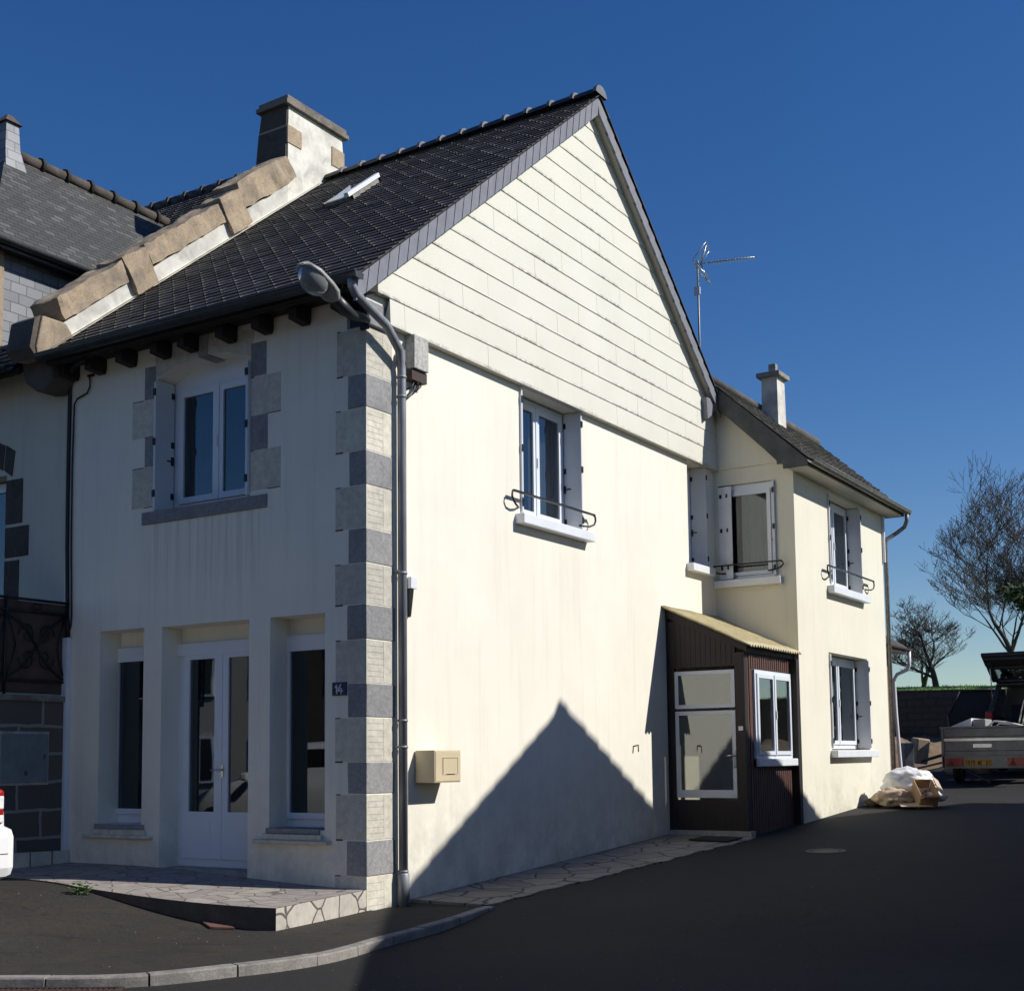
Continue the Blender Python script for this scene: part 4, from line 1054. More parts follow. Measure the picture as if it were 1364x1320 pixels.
# ------------------------------------------------------------------ neighbour house
nb = thing('neighbour_house', 'adjoining older house with slate-clad dormer and granite-edged openings at the left edge', 'house', (-8, 4, 0))
NX = XL - .46
mb = XF(F_FACADE); NW = (-7.0, -5.72, 3.35, 5.35); ND = (-7.2, -6.0, 2.15, 4.4)
wall_grid(mb, F_FACADE, -14, -4.602, -.3, 6.35, .349, [(-6.75, -5.72, 3.45, 5.05), (-10.5, -9.4, 3.45, 5.05), (-10.5, -9.4, .9, 2.6)])
mb.box(-14, -4.99, 8.5, 8.85, -.3, 6.3); mb.box(-14.3, -14, 0, 8.85, -.3, 6.4)
mb.build('wall', 'neighbour render', nb)
mb = MB(); mb.box(-13.8, -5.2, .8, 8.4, 3.2, 3.3); mb.box(-13.8, -5.2, 1.2, 1.3, 0, 6.2); mb.build('interior', 'interior dark', nb)
mb = MB()
for x0, x1, z0, z1 in [(-5.72, -5.40, 4.42, 4.98), (-5.72, -5.27, 4.0, 4.38), (-5.72, -5.44, 3.2, 3.96), (-7.05, -6.75, 4.4, 5.05), (-7.2, -6.75, 3.96, 4.37), (-7.05, -6.75, 3.2, 3.93)]: mb.box(x0, x1, -.012, .22, z0, z1)
for i in range(7):
    a0, a1 = i / 7, (i + 1) / 7; X = lambda t: -6.86 + 1.26 * t
    zt = lambda t: 5.02 + .22 * math.sin(math.pi * t)
    mb.prism([(X(a0) + .01, zt(a0) + .0), (X(a0) - .06 + .12 * a0, zt(a0) + .32), (X(a1) - .08 + .12 * a1, zt(a1) + .32), (X(a1) - .01, zt(a1))], -.012, .22, 1)
mb.build('window_surround', 'corbel stone', nb, bevel=.008)
window(nb, F_FACADE, -6.74, -5.73, 3.46, 5.02, .2, 2, lw=.06, fw=.06); window(nb, F_FACADE, -10.49, -9.41, 3.46, 5.04, .2, 2); window(nb, F_FACADE, -10.49, -9.41, .92, 2.58, .2, 2)
NRZ, NRY, NEZ = 11.0, 5.0, 6.25
mb = MB()
NS = (NRZ - NEZ) / (NRY + .42)
tiles(mb, -14.2, NX - .01, (-.42, NEZ), (NRY, NRZ), .18, .21); tiles(mb, -14.2, NX - .01, (9.3, 7.0), (NRY, NRZ), .4, .21)
mb.build('roof', 'tile dark', nb)
mb = MB(); mb.prism([(-.38, NEZ - .03), (NRY, NRZ - .03), (9.2, 7.0), (9.2, 6.9), (NRY, NRZ - .2), (-.38, NEZ - .12)], -14.1, NX - .02, 0); mb.build('roof_deck', 'rafter wood', nb)
mb = MB(); gutter(mb, -14.2, NX - .07, -.48, NEZ - .01, .07); mb.build('gutter', 'dark zinc', nb)
mb = MB(); k = 0; x = NX
while x > -14: 
    mb.tube([(x, NRY, NRZ - .0), (x - .38, NRY, NRZ + .0)], .10, 8); mb.tube([(x - .03, NRY, NRZ), (x + .03, NRY, NRZ)], .125, 8); x -= .40
mb.build('ridge', 'ridge tile', nb)
# dormer
DX, DC, DW = -6.05, -7.0, .95
dm = MB()
dzE, dzR = 8.16, 9.92
roofy = lambda z: -.42 + (z - NEZ) / NS
dm.prism([(.02, 6.35), (roofy(6.35) + .4, 6.35), (roofy(8.3), 8.3), (.02, 8.3)], DX - .12, DX, 0)
dmo = dm.build('dormer', 'slate cheek', nb)
dm = MB(); dm.prism([(.02, 6.35), (roofy(6.35) + .4, 6.35), (roofy(8.3), 8.3), (.02, 8.3)], 2 * DC - DX, 2 * DC - DX + .12, 0); dm.build('dormer_cheek', 'slate cheek', dmo)
d2 = MB(); d2.box(2 * DC - DX + .1, DX - .0 + .03, -.02, .06, 6.3, 6.6); d2.box(DX - .16, DX + .035, -.03, .10, 6.3, 8.2); d2.box(2 * DC - DX - .03, 2 * DC - DX + .16, -.03, .10, 6.3, 8.2); d2.box(2 * DC - DX + .1, DX - .1, -.02, .08, 8.0, 8.25)
d2.build('dormer_frame', 'sandstone', dmo)
d3 = MB(); d3.box(2 * DC - DX + .16, DX - .16, .05, .06, 6.6, 8.0); d3.build('dormer_pane', 'window glass', dmo)
d4 = MB(); ov = .22; xe = DX + ov; xw = 2 * DC - DX - ov; zE = dzE - .0; hipY = .80; yf = -.22
sl_r = roofy(dzR); sl_e = roofy(zE)
E_ = (xe, yf, zE); Wp = (xw, yf, zE); RF = (DC, hipY, dzR); RB = (DC, sl_r, dzR); EB = (xe, sl_e, zE); WB = (xw, sl_e, zE)
d4.add([E_, EB, RB, RF], [(0, 1, 2, 3)]); d4.add([Wp, WB, RB, RF], [(3, 2, 1, 0)]); d4.add([E_, RF, Wp], [(0, 1, 2)])
dn = lambda p: (p[0], p[1], p[2] - .09)
d4.add([dn(E_), dn(EB), dn(RB), dn(RF)], [(3, 2, 1, 0)]); d4.add([dn(Wp), dn(WB), dn(RB), dn(RF)], [(0, 1, 2, 3)]); d4.add([dn(E_), dn(RF), dn(Wp)], [(2, 1, 0)])
d4.add([E_, EB, dn(EB), dn(E_)], [(3, 2, 1, 0)]); d4.add([E_, Wp, dn(Wp), dn(E_)], [(0, 1, 2, 3)]); d4.add([Wp, WB, dn(WB), dn(Wp)], [(0, 1, 2, 3)])
d4.build('dormer_roof', 'slate roof', nb)
d5 = MB()
tmp = MB(); gutter(tmp, yf - .02, sl_e + .1, xe + .04, zE - .05, .06); d5.add([(v[1], v[0], v[2]) for v in tmp.v], [f[::-1] for f in tmp.f])
d5.box(DX + .001, xe, yf, sl_e, zE - .12, zE - .10); d5.box(xe - .03, xe - .005, yf, sl_e, zE - .15, zE - .02)
d5.build('dormer_gutter', 'dark zinc', nb)
d6 = MB(); y = hipY + .12
while y < sl_r:
    d6.tube([(DC, y, dzR + .02), (DC, min(y + .42, sl_r), dzR + .02)], .085, 8); d6.tube([(DC, y - .0, dzR + .025), (DC, y + .05, dzR + .025)], .115, 8, 1); y += .43
d6.build('dormer_ridge', ['corbel stone', 'rafter wood'], nb)
d7 = MB(); tbox(d7, (DC - .22, DC + .22, .66, 1.10, 9.35), (DC - .13, DC + .13, .70, .94, 9.95)); tbox(d7, (DC - .13, DC + .13, .70, .94, 9.95), (DC - .11, DC + .11, .72, .92, 10.32)); fn_ = d7.build('ridge_finial', 'slate cheek', nb)
d7 = MB(); tbox(d7, (DC - .15, DC + .15, .68, .96, 10.32), (DC - .04, DC + .04, .79, .87, 10.46)); d7.build('finial_cap', 'corbel stone', fn_)

# stone landing of the neighbour with iron panel
ld = thing('stone_landing', 'dark granite-block entrance landing with pale joints left of the white cable duct', 'landing', (-5.4, -.8, .3))
LX = -4.47
mb = MB(); mb.box(-6.6, LX, -1.55, -.004, .1, 2.17)
n_ = 4
for k in range(9): mb.box(-6.6 - .28 * (k + 1), -6.6 - .28 * k, -1.5, -.004, .0, 2.17 - .2 * (k + 1))
mb.build('block_wall', 'granite blocks', ld)
mb = MB(); mb.box(-6.65, LX + .03, -1.6, -.004, 2.17, 2.235); rough(mb, .006, 3); mb.build('coping', 'weathered stone', ld)
mb = MB(); V0 = [(-.004, .28, .46), (-1.6, .30, .46)]
mb.prism([(-.004, .2), (-.004, .44), (-.9, .46), (-1.6, .46), (-1.6, .2)], LX + .001, LX + .07, 0)
for y in (-.25, -.55, -.9, -1.2): mb.box(LX + .07, LX + .075, y - .006, y + .006, .25, .45, 1)
mb.build('plinth', ['neighbour render', 'corbel stone'], ld)
ip = thing('iron_railing_panel', 'rusty brown wrought-iron railing panel with scrolls on the stone landing', 'railing', (LX, -.8, 2.24))
mb = MB(); mb.box(LX - .06, LX - .045, -1.62, -.03, 2.26, 3.32); mb.build('backing_sheet', 'rust panel', ip)
mb = MB(); R_ = .014; X_ = LX - .02
for a, b in (((X_, -1.64, 3.34), (X_, -.02, 3.34)), ((X_, -1.64, 2.40), (X_, -.02, 2.40)), ((X_, -1.64, 3.20), (X_, -.02, 3.20)), ((X_, -.03, 2.24), (X_, -.03, 3.36)), ((X_, -.88, 2.24), (X_, -.88, 3.36)), ((X_, -1.63, 2.24), (X_, -1.63, 3.36))): mb.tube([a, b], .018, 6)
mb.build('frame', 'black iron', ip)
mb = MB()
for yc in (-.455, -1.255):
    zc = 2.80; w_, h_ = .40, .38
    for sy in (-1, 1):
        for sz in (-1, 1):
            mb.tube([(X_, yc, zc), (X_, yc + sy * w_ * .35, zc + sz * h_ * .5), (X_, yc + sy * w_ * .6, zc + sz * h_ * .72), (X_, yc + sy * w_, zc + sz * h_)], R_, 6)
            sp = []
            for q in range(14):
                a = q * .55; r = .15 * (1 - q / 16); sp.append((X_, yc + sy * (.13 + r * math.cos(a) * .8), zc + sz * (.13 + r * math.sin(a))))
            mb.tube(sp, .009, 5)
            mb.tube([(X_, yc + sy * w_, zc + sz * h_), (X_, yc + sy * w_ * .78, zc + sz * h_ * .3), (X_, yc + sy * w_ * .72, zc)], .010, 5)
    sp = [(X_, yc + .06 * math.cos(q * .5), 3.27 + .035 * math.sin(q * .5)) for q in range(13)]; mb.tube(sp, .007, 5)
mb.build('scrollwork', 'black iron', ip)
mt = thing('meter_box', 'grey-blue metal meter cabinet set in the granite landing wall', 'meter box', (LX, -.6, 1.2))
mb = MB(); mb.box(LX - .1, LX + .012, -.95, -.28, 1.21, 1.82); mb.build('frame', 'concrete', mt)
mb = MB(); mb.box(LX + .012, LX + .026, -.93, -.30, 1.24, 1.79); mb.build('door', 'meter paint', mt, bevel=.004)
mb = MB(); mb.box(LX + .026, LX + .034, -.36, -.345, 1.5, 1.56); mb.box(LX + .026, LX + .034, -.62, -.58, 1.32, 1.37); mb.build('lock', 'corbel stone', mt)

# ------------------------------------------------------------------ annex behind the wing
ax_ = thing('brick_annex', 'small low red brick annex with pale eaves just behind the wing', 'outbuilding', (.2, 14.4, .7))
mb = MB(); mb.box(-1.5, .97, 13.56, 15.0, .2, 3.42); mb.build('wall', 'red brick', ax_)
mb = MB(); mb.prism([(1.24, 3.50), (-.4, 4.55), (-.4, 4.47), (1.24, 3.42)], 13.56, 15.22, 1); mb.build('roof', 'tile dark', ax_)
mb = MB(); mb.box(.97, 1.22, 13.56, 15.2, 3.38, 3.415); mb.prism([(1.22, 3.40), (-.4, 4.44), (-.4, 4.25), (.96, 3.40)], 15.0, 15.18, 1); mb.build('soffit', 'siding paint', ax_)
mb = MB(); tmp = MB(); gutter(tmp, 13.56, 15.28, 1.28, 3.46, .05); mb.add([(v[1], v[0], v[2]) for v in tmp.v], [f[::-1] for f in tmp.f]); mb.build('gutter', 'rust panel', ax_)
mb = MB(); mb.tube([(1.28, 15.2, 3.44), (1.27, 15.2, 3.14), (1.22, 15.2, 3.06), (1.04, 15.16, 2.98), (.99, 15.12, 2.88), (1.01, 15.1, 2.2), (1.06, 15.1, 1.2), (1.07, 15.1, .8)], .034, 10); mb.build('downpipe', 'white paint', ax_)

# ------------------------------------------------------------------ backdrop: wall, bank, field
bw = MB(); bw.prism([(-300, .2), (300, .2), (300, 2.92), (16, 2.92), (4, 2.99), (-2, 3.09), (-14, 3.22), (-300, 3.22)], 24.0, 24.5, 1)
tag(bw.build('retaining_wall', 'rubble wall'), 'long dark rubble retaining wall below the field', 'wall')
def field_z(x, y):
    d = max(0, y - 24.3); return 3.00 - .018 * max(-14, min(x, 16)) + .22 * sst(d / 4) + .028 * min(d, 60) * (1 - min(d, 60) / 200) + .06 * noise.noise(Vector((x * .4, y * .4, 0)))
fx = [-900, -200, -60, -30] + steps(-16, 16, 40) + [30, 60, 200, 900]; fy = steps(24.45, 40, 22) + [50, 65, 80, 120, 300, 900]
m, nt, b = new_mat('meadow')
co = coords(nt, world=True); c_ = ramp(nt, noise_tex(nt, co, 1.2, 8, .7), [(.3, (.05, .11, .012)), (.6, (.10, .20, .02)), (.8, (.16, .25, .04))]); nt.links.new(c_, b.inputs['Base Color']); b.inputs['Roughness'].default_value = .9
struct(sheet(field_z, fx, fy, 'field', 'meadow'))
rnd = random.Random(31); mb = MB()
for i in range(9000):
    x = rnd.uniform(-8, 9); y = 24.42 + abs(rnd.gauss(0, 1.6)); z = field_z(x, y); h_ = rnd.uniform(.02, .10) * (2.2 if rnd.random() < .03 else 1) * (.6 + .8 * abs(noise.noise(Vector((x * .8, y, 0))))); a = rnd.uniform(0, 6.3); w_ = .012
    lx, ly = rnd.uniform(-.05, .05), rnd.uniform(-.05, .05)
    mb.add([(x - w_ * math.cos(a), y - w_ * math.sin(a), z), (x + w_ * math.cos(a), y + w_ * math.sin(a), z), (x + lx, y + ly, z + h_)], [(0, 1, 2)])
simple('grass blade', (.11, .22, .03), .7, 0, .5, .8)
struct(mb.build('grass', 'grass blade'), 'stuff'); bpy.data.objects['grass']['label'] = 'bright green grass edging the field above the wall'; bpy.data.objects['grass']['category'] = 'grass'
# bank of soil and rubble at the foot of the wall
mb = MB(); nx_, ny_ = 60, 12
for i in range(nx_ + 1):
    for j in range(ny_ + 1):
        x = -3 + 10 * i / nx_; t = j / ny_; y = 20.2 + 3.9 * t; g0 = road_z(x, y) - .05
        z = g0 + (.78 * sst(t * 2.2) * (.75 + .5 * noise.noise(Vector((x * .9, y * .7, 3)))) + .12 * noise.noise(Vector((x * 3, y * 3, 0)))) * (1 if 0 < t else 0)
        mb.v.append((x, y, z))
for i in range(nx_):
    for j in range(ny_): a = i * (ny_ + 1) + j; mb.f.append((a, a + ny_ + 1, a + ny_ + 2, a + 1)); mb.m.append(0); mb.sm.append(True)
struct(mb.build('soil_bank', 'soil'))
def rock(cx, cy, cz, s, seed):
    mb = MB(); rnd = random.Random(seed); n = 7; vs = []
    for j in range(1, 5):
        ph = math.pi * j / 5
        for k in range(8):
            a = 2 * math.pi * k / 8; r = 1 + .3 * noise.noise(Vector((math.cos(a) * 2 + seed, math.sin(a) * 2, ph)))
            vs.append((cx + s * r * math.sin(ph) * math.cos(a), cy + s * r * .8 * math.sin(ph) * math.sin(a), cz + s * .7 * r * math.cos(ph)))
    vs += [(cx, cy, cz + s * .7), (cx, cy, cz - s * .7)]
    fs = [(j * 8 + k, (j + 1) * 8 + k, (j + 1) * 8 + (k + 1) % 8, j * 8 + (k + 1) % 8) for j in range(3) for k in range(8)]
    fs += [(32, k, (k + 1) % 8) for k in range(8)] + [(33, 24 + (k + 1) % 8, 24 + k) for k in range(8)]
    return mb.add(vs, fs)
simple('pale rubble', (.40, .30, .20), .9, 0, .3, 5, .8, 12)
spots = [(1.0, 19.6, .24), (1.5, 19.9, .30)]
words = ['sandy boulder lying nearest the white annex downpipe', 'sandy boulder on the bank right beside the trailer']
for i, ((x, y, s_), w_) in enumerate(zip(spots, words)):
    o = rock(x, y, road_z(x, y) + s_ * .45, s_, i * 7 + 3).build('boulder', 'pale rubble'); tag(o, w_, 'boulder', 'sandy boulders on the bank')
mb = MB(); M = Matrix.Translation((.50, 18.6, 1.50)) @ Matrix.Rotation(R(8), 4, 'Y') @ Matrix.Rotation(R(42), 4, 'Z')
mb.mbox(M, .30, .30, .55); tag(mb.build('cut_stone_block', 'pale rubble', bevel=.03), 'upright sawn tan stone block by the annex corner', 'stone block')
mb = MB(); M = Matrix.Translation((.50, 17.6, 1.36)) @ Matrix.Rotation(R(40), 4, 'Z')
mb.mbox(M, .22, .22, .62); tag(mb.build('stone_post', 'concrete', bevel=.02), 'short pale grey stone post at the foot of the white downpipe', 'post')
mb = MB(); mb.tube([(.62, 18.3, 1.28), (1.50, 18.1, 1.52)], .035, 6); tag(mb.build('timber_pole', 'bark'), 'thin dark pole, the upper of two, lying left of the trailer', 'pole')
mb = MB(); mb.tube([(.55, 18.0, 1.12), (1.50, 17.9, 1.33)], .025, 6); tag(mb.build('timber_pole', 'timber pale'), 'thin pale pole, the lower of two, lying left of the trailer', 'pole')

# ------------------------------------------------------------------ trees
def bare_tree(x, y, z, H, seed, spread=.5, label='', levels=6, trunk=.16, cat='tree', budm='bud leaf', nb_=1.0, group='bare trees on the field'):
    rnd = random.Random(seed); wood = MB(); buds = MB()
    root = thing('bare_tree', label, cat, (x, y, z), group)
    def bud(p, s):
        d1 = Vector((rnd.gauss(0, 1), rnd.gauss(0, 1), rnd.gauss(0, 1))).normalized(); d2 = d1.orthogonal().normalized()
        buds.add([p - d2 * s * .5, p + d2 * s * .5, p + d1 * s * 1.6], [(0, 1, 2)])
    def grow(p, d, L, r, lv):
        n = 4 if lv > 2 else 3; pts = [p]; rs = [max(r, .006)]; dd = d.copy()
        for k in range(n):
            dd = (dd + Vector((rnd.gauss(0, .13), rnd.gauss(0, .13), rnd.gauss(.04, .08)))).normalized()
            p = p + dd * L / n; pts.append(p); rs.append(max(r * (1 - .42 * (k + 1) / n), .005))
        wood.tube(pts, rs, 6 if lv > 3 else (4 if lv > 1 else 3), 0, caps=False)
        if lv <= 1:
            for q in pts[1:]:
                if rnd.random() < .9 * nb_: bud(q, rnd.uniform(.014, .036) * H / 8)
        if lv == 0: return
        kids = (3 if levels > 6 else rnd.randint(3, 4)) if lv > 2 else (3 if levels > 6 else rnd.randint(4, 5))
        for k in range(kids):
            t = 1.0 if k == 0 else rnd.uniform(.3, .98); i = min(int(t * n), n - 1); q = pts[i].lerp(pts[i + 1], t * n - i)
            a = rnd.uniform(0, 2 * math.pi); perp = Vector((math.cos(a), math.sin(a), rnd.uniform(-.25, .35)))
            nd = (dd * (1.1 if k == 0 else .55) + perp * spread * (.5 if k == 0 else 1.15) + Vector((0, 0, .10))).normalized()
            grow(q, nd, L * rnd.uniform(.62, .82), rs[i] * (.7 if k == 0 else rnd.uniform(.4, .58)), lv - 1)
    grow(Vector((x, y, z - .1)), Vector((rnd.uniform(-.08, .08), 0, 1)), H * .30, trunk, levels)
    wood.build('trunk', 'bark', root)
    buds.build('crown', budm, root)
    return root
fz = field_z
bare_tree(-1.45, 28, fz(-1.5, 28), 3.0, 14, .62, 'small bare tree with a dark forked trunk standing alone left of the car', 6, .10)
bare_tree(.15, 31, fz(.7, 31), 7.2, 5, .45, 'tall bare tree with reddish buds behind the raised tailgate', 7, .10)
bare_tree(-.75, 33, fz(.1, 33), 5.6, 23, .55, 'bare twin-stemmed tree between the lone tree and the tall one', 6, .11)
bare_tree(.9, 34, fz(2, 34), 8.8, 8, .45, 'tallest bare tree at the right edge of the view', 7, .12)
bare_tree(1.9, 32, fz(1.9, 32), 6.0, 41, .6, 'low bare spreading tree at the far right beside the ivy', 6, .12)
bare_tree(-5.5, 42, fz(-5.5, 42), 4.2, 17, .5, 'distant bare tree half hidden behind the wing corner', 5, .12)
def bush(x, y, z, rx, ry, rz, n, label, seed, name='evergreen_bush', stem=True):
    rnd = random.Random(seed); root = thing(name, label, 'bush', (x, y, z)); mb = MB()
    cl = [(rnd.gauss(0, .5), rnd.gauss(0, .5), rnd.uniform(-.6, .9), rnd.uniform(.25, .5)) for _ in range(22)]
    for i in range(n):
        c = cl[rnd.randrange(22)]; v = Vector((rnd.gauss(0, 1), rnd.gauss(0, 1), rnd.gauss(0, 1))).normalized() * c[3] * rnd.uniform(.6, 1.05)
        p = Vector((x + rx * (c[0] + v.x), y + ry * (c[1] + v.y), z + rz + rz * (c[2] + v.z)))
        d1 = Vector((rnd.gauss(0, 1), rnd.gauss(0, 1), rnd.gauss(0, .6))).normalized(); d2 = d1.orthogonal(); s = rnd.uniform(.04, .09)
        mb.add([p - d1 * s, p + d2 * s * .5, p + d1 * s, p - d2 * s * .5], [(0, 1, 2, 3)])
    mb.build('crown', 'green leaf', root)
    if stem: st = MB(); st.tube([(x, y, z - .1), (x, y, z + rz)], [.08, .04], 6); st.build('trunk', 'bark', root)
bush(1.45, 29.5, 5.15, .9, .9, .62, 5200, 'dark green ivy mass in the tree above the car', 3, 'ivy_clump', False)
bush(1.35, 27.5, fz(1.3, 27.5) + .15, .85, .8, .42, 4200, 'rounded olive-green shrub just above the car roof', 9)

# ------------------------------------------------------------------ vehicles
def loft(stations, nh, name, mats, parent, matfn=None, closed_ends=True):
    """stations: list of (x, [(y,z)...]) right-hand half profiles from bottom centre to roof centre, mirrored in y"""
    mb = MB(); n = len(stations[0][1]); ringn = 2 * n
    for x, pr in stations:
        for y, z in pr: mb.v.append((x, y, z))
        for y, z in reversed(pr): mb.v.append((x, -y, z))
    for i in range(len(stations) - 1):
        for k in range(ringn):
            a = i * ringn + k; b = i * ringn + (k + 1) % ringn; kk = k if k < n else ringn - 2 - k
            mb.f.append((a, b, b + ringn, a + ringn)); mb.m.append(matfn(i, kk) if matfn else 0); mb.sm.append(True)
    mb.f.append(tuple(range(ringn))[::-1]); mb.m.append(0); mb.sm.append(False)
    mb.f.append(tuple(len(mb.v) - ringn + k for k in range(ringn))); mb.m.append(0); mb.sm.append(False)
    return mb
def wheel(cx, cy, cz, r, w, root, M):
    mb = MB(); n = 24; prof = [(r * .62, w / 2), (r * .9, w / 2), (r, w * .34), (r, -w * .34), (r * .9, -w / 2), (r * .62, -w / 2)]
    vs = []
    for k in range(n):
        a = 2 * math.pi * k / n
        for rr, yy in prof: vs.append(M @ Vector((cx + rr * math.cos(a), cy + yy, cz + rr * math.sin(a))))
    m = len(prof); fs = [(k * m + j, ((k + 1) % n) * m + j, ((k + 1) % n) * m + (j + 1) % m, k * m + (j + 1) % m) for k in range(n) for j in range(m)]
    mb.add(vs, fs, 0, True); wo = mb.build('wheel', 'rubber', root)
    mb = MB(); s = 1 if cy > 0 else -1
    mb.tube([M @ Vector((cx, cy - s * .02, cz)), M @ Vector((cx, cy + s * w * .36, cz))], r * .62, 20)
    for k in range(5):
        a = 2 * math.pi * k / 5; mb.tube([M @ Vector((cx, cy + s * w * .40, cz)), M @ Vector((cx + r * .55 * math.cos(a), cy + s * w * .40, cz + r * .55 * math.sin(a)))], .03, 6)
    mb.build('rim', 'galvanised', wo)
def car(name, label, pos, yaw, paint, L=3.95, W=1.70, H=1.46, hatch=True, open_boot=False):
    z0 = pos[2]; root = thing(name, label, 'car', pos)
    M = Matrix.Translation(pos) @ Matrix.Rotation(yaw, 4, 'Z')   # car points along +x
    hw = W / 2
    def sec(x, zb, belt, wb, wr, roof, wsill=None):
        ws = wsill or wb - .03
        return (x, [(0, zb), (ws - .12, zb), (ws, zb + .08), (wb, zb + .30), (wb + .0, belt - .12), (wb - .04, belt), (wb - .05 - (roof - belt) * .10, belt + (roof - belt) * .3), (wr + .03, belt + (roof - belt) * .88), (wr - .12, roof), (0, roof + .02)])
    h2 = L / 2
    S = [sec(-h2, .30, .80, hw - .22, hw - .35, .84), sec(-h2 + .03, .24, .88, hw - .10, hw - .26, .93), sec(-h2 + .12, .20, .92, hw - .03, hw - .22, 1.02), sec(-h2 + .30, .19, .93, hw, hw - .20, 1.28), sec(-h2 + .46, .19, .93, hw, hw - .2, H - .06),
         sec(-h2 + .8, .19, .93, hw, hw - .19, H), sec(-.25, .19, .91, hw, hw - .18, H + .01), sec(.35, .19, .90, hw, hw - .2, H - .04), sec(h2 - 1.25, .19, .89, hw, hw - .24, 1.14), sec(h2 - 1.0, .19, .88, hw, hw - .25, .94), sec(h2 - .5, .19, .80, hw - .03, hw - .28, .84),
         sec(h2 - .12, .22, .66, hw - .12, hw - .35, .69), sec(h2, .32, .55, hw - .3, hw - .4, .57)]
    def mf(i, k):
        if k == 6 and 3 <= i <= 8: return 1
        if k in (7, 8) and i in (2, 3) : return 1
        if k in (7, 8) and i in (7, 8): return 1
        if k in (0,): return 2
        return 0
    mb = loft(S, 10, 'body', None, None, mf); mb.v = [tuple(M @ Vector(v)) for v in mb.v]
    # tail face details are separate parts
    o = mb.build('body', [paint, 'window glass' if not open_boot else 'window glass', 'car trim'], root)
    sub = o.modifiers.new('sub', 'SUBSURF'); sub.levels = 1; sub.render_levels = 2
    for sx_ in (-1, 1):
        for sy_ in (-1, 1): wheel(sx_ * (h2 - .72), sy_ * (hw - .11), .30, .30, .19, root, M)
    def b(name, x0, x1, y0, y1, z0_, z1, mat, bev=.01):
        mb = MB(); mb.box(x0, x1, y0, y1, z0_, z1); mb.v = [tuple(M @ Vector(v)) for v in mb.v]; return mb.build(name, mat, root, bevel=bev)
    for s in (-1, 1):
        y0, y1 = sorted((s * (hw - .30), s * (hw - .125)))
        b('tail_light', -h2 - .01, -h2 + .22, y0, y1, .66, .98, 'lamp red', .035); b('reversing_lamp', -h2 - .016, -h2 + .1, y0 + .015, y1 - .015, .80, .92, 'lamp clear', .012); b('reversing_lamp', -h2 - .016, -h2 + .1, y0 + .015, y1 - .015, .68, .75, 'lamp clear', .012)
        y0, y1 = sorted((s * (hw - .45), s * (hw - .16))); b('headlight', h2 - .2, h2 - .06, y0, y1, .60, .72, 'lamp clear', .03)
        y0, y1 = sorted((s * hw, s * (hw + .16))); b('mirror', .48, .60, y0, y1, .93, 1.05, paint, .03)
    b('rear_bumper', -h2 - .07, -h2 + .45, -hw + .02, hw - .02, .17, .66, paint, .11); b('bumper_crease', -h2 - .0715, -h2 - .06, -hw + .13, hw - .13, .40, .408, 'car trim', 0)
    b('number_plate', -h2 - .066, -h2 - .058, -.26, .26, .38, .49, 'enamel white', 0)
    b('front_bumper', h2 - .14, h2 + .02, -hw + .1, hw - .1, .30, .52, paint, .05)
    return root, M
# white hatchback whose tail is seen at the left edge: it points along -x, tail towards +x
wx, wy = -2.00 - 1.975, -3.42
car('parked_car', 'white hatchback parked on the pavement, only its tail seen at the left edge', (wx, wy, gz(-3, -2) - .0), R(180), 'car white')

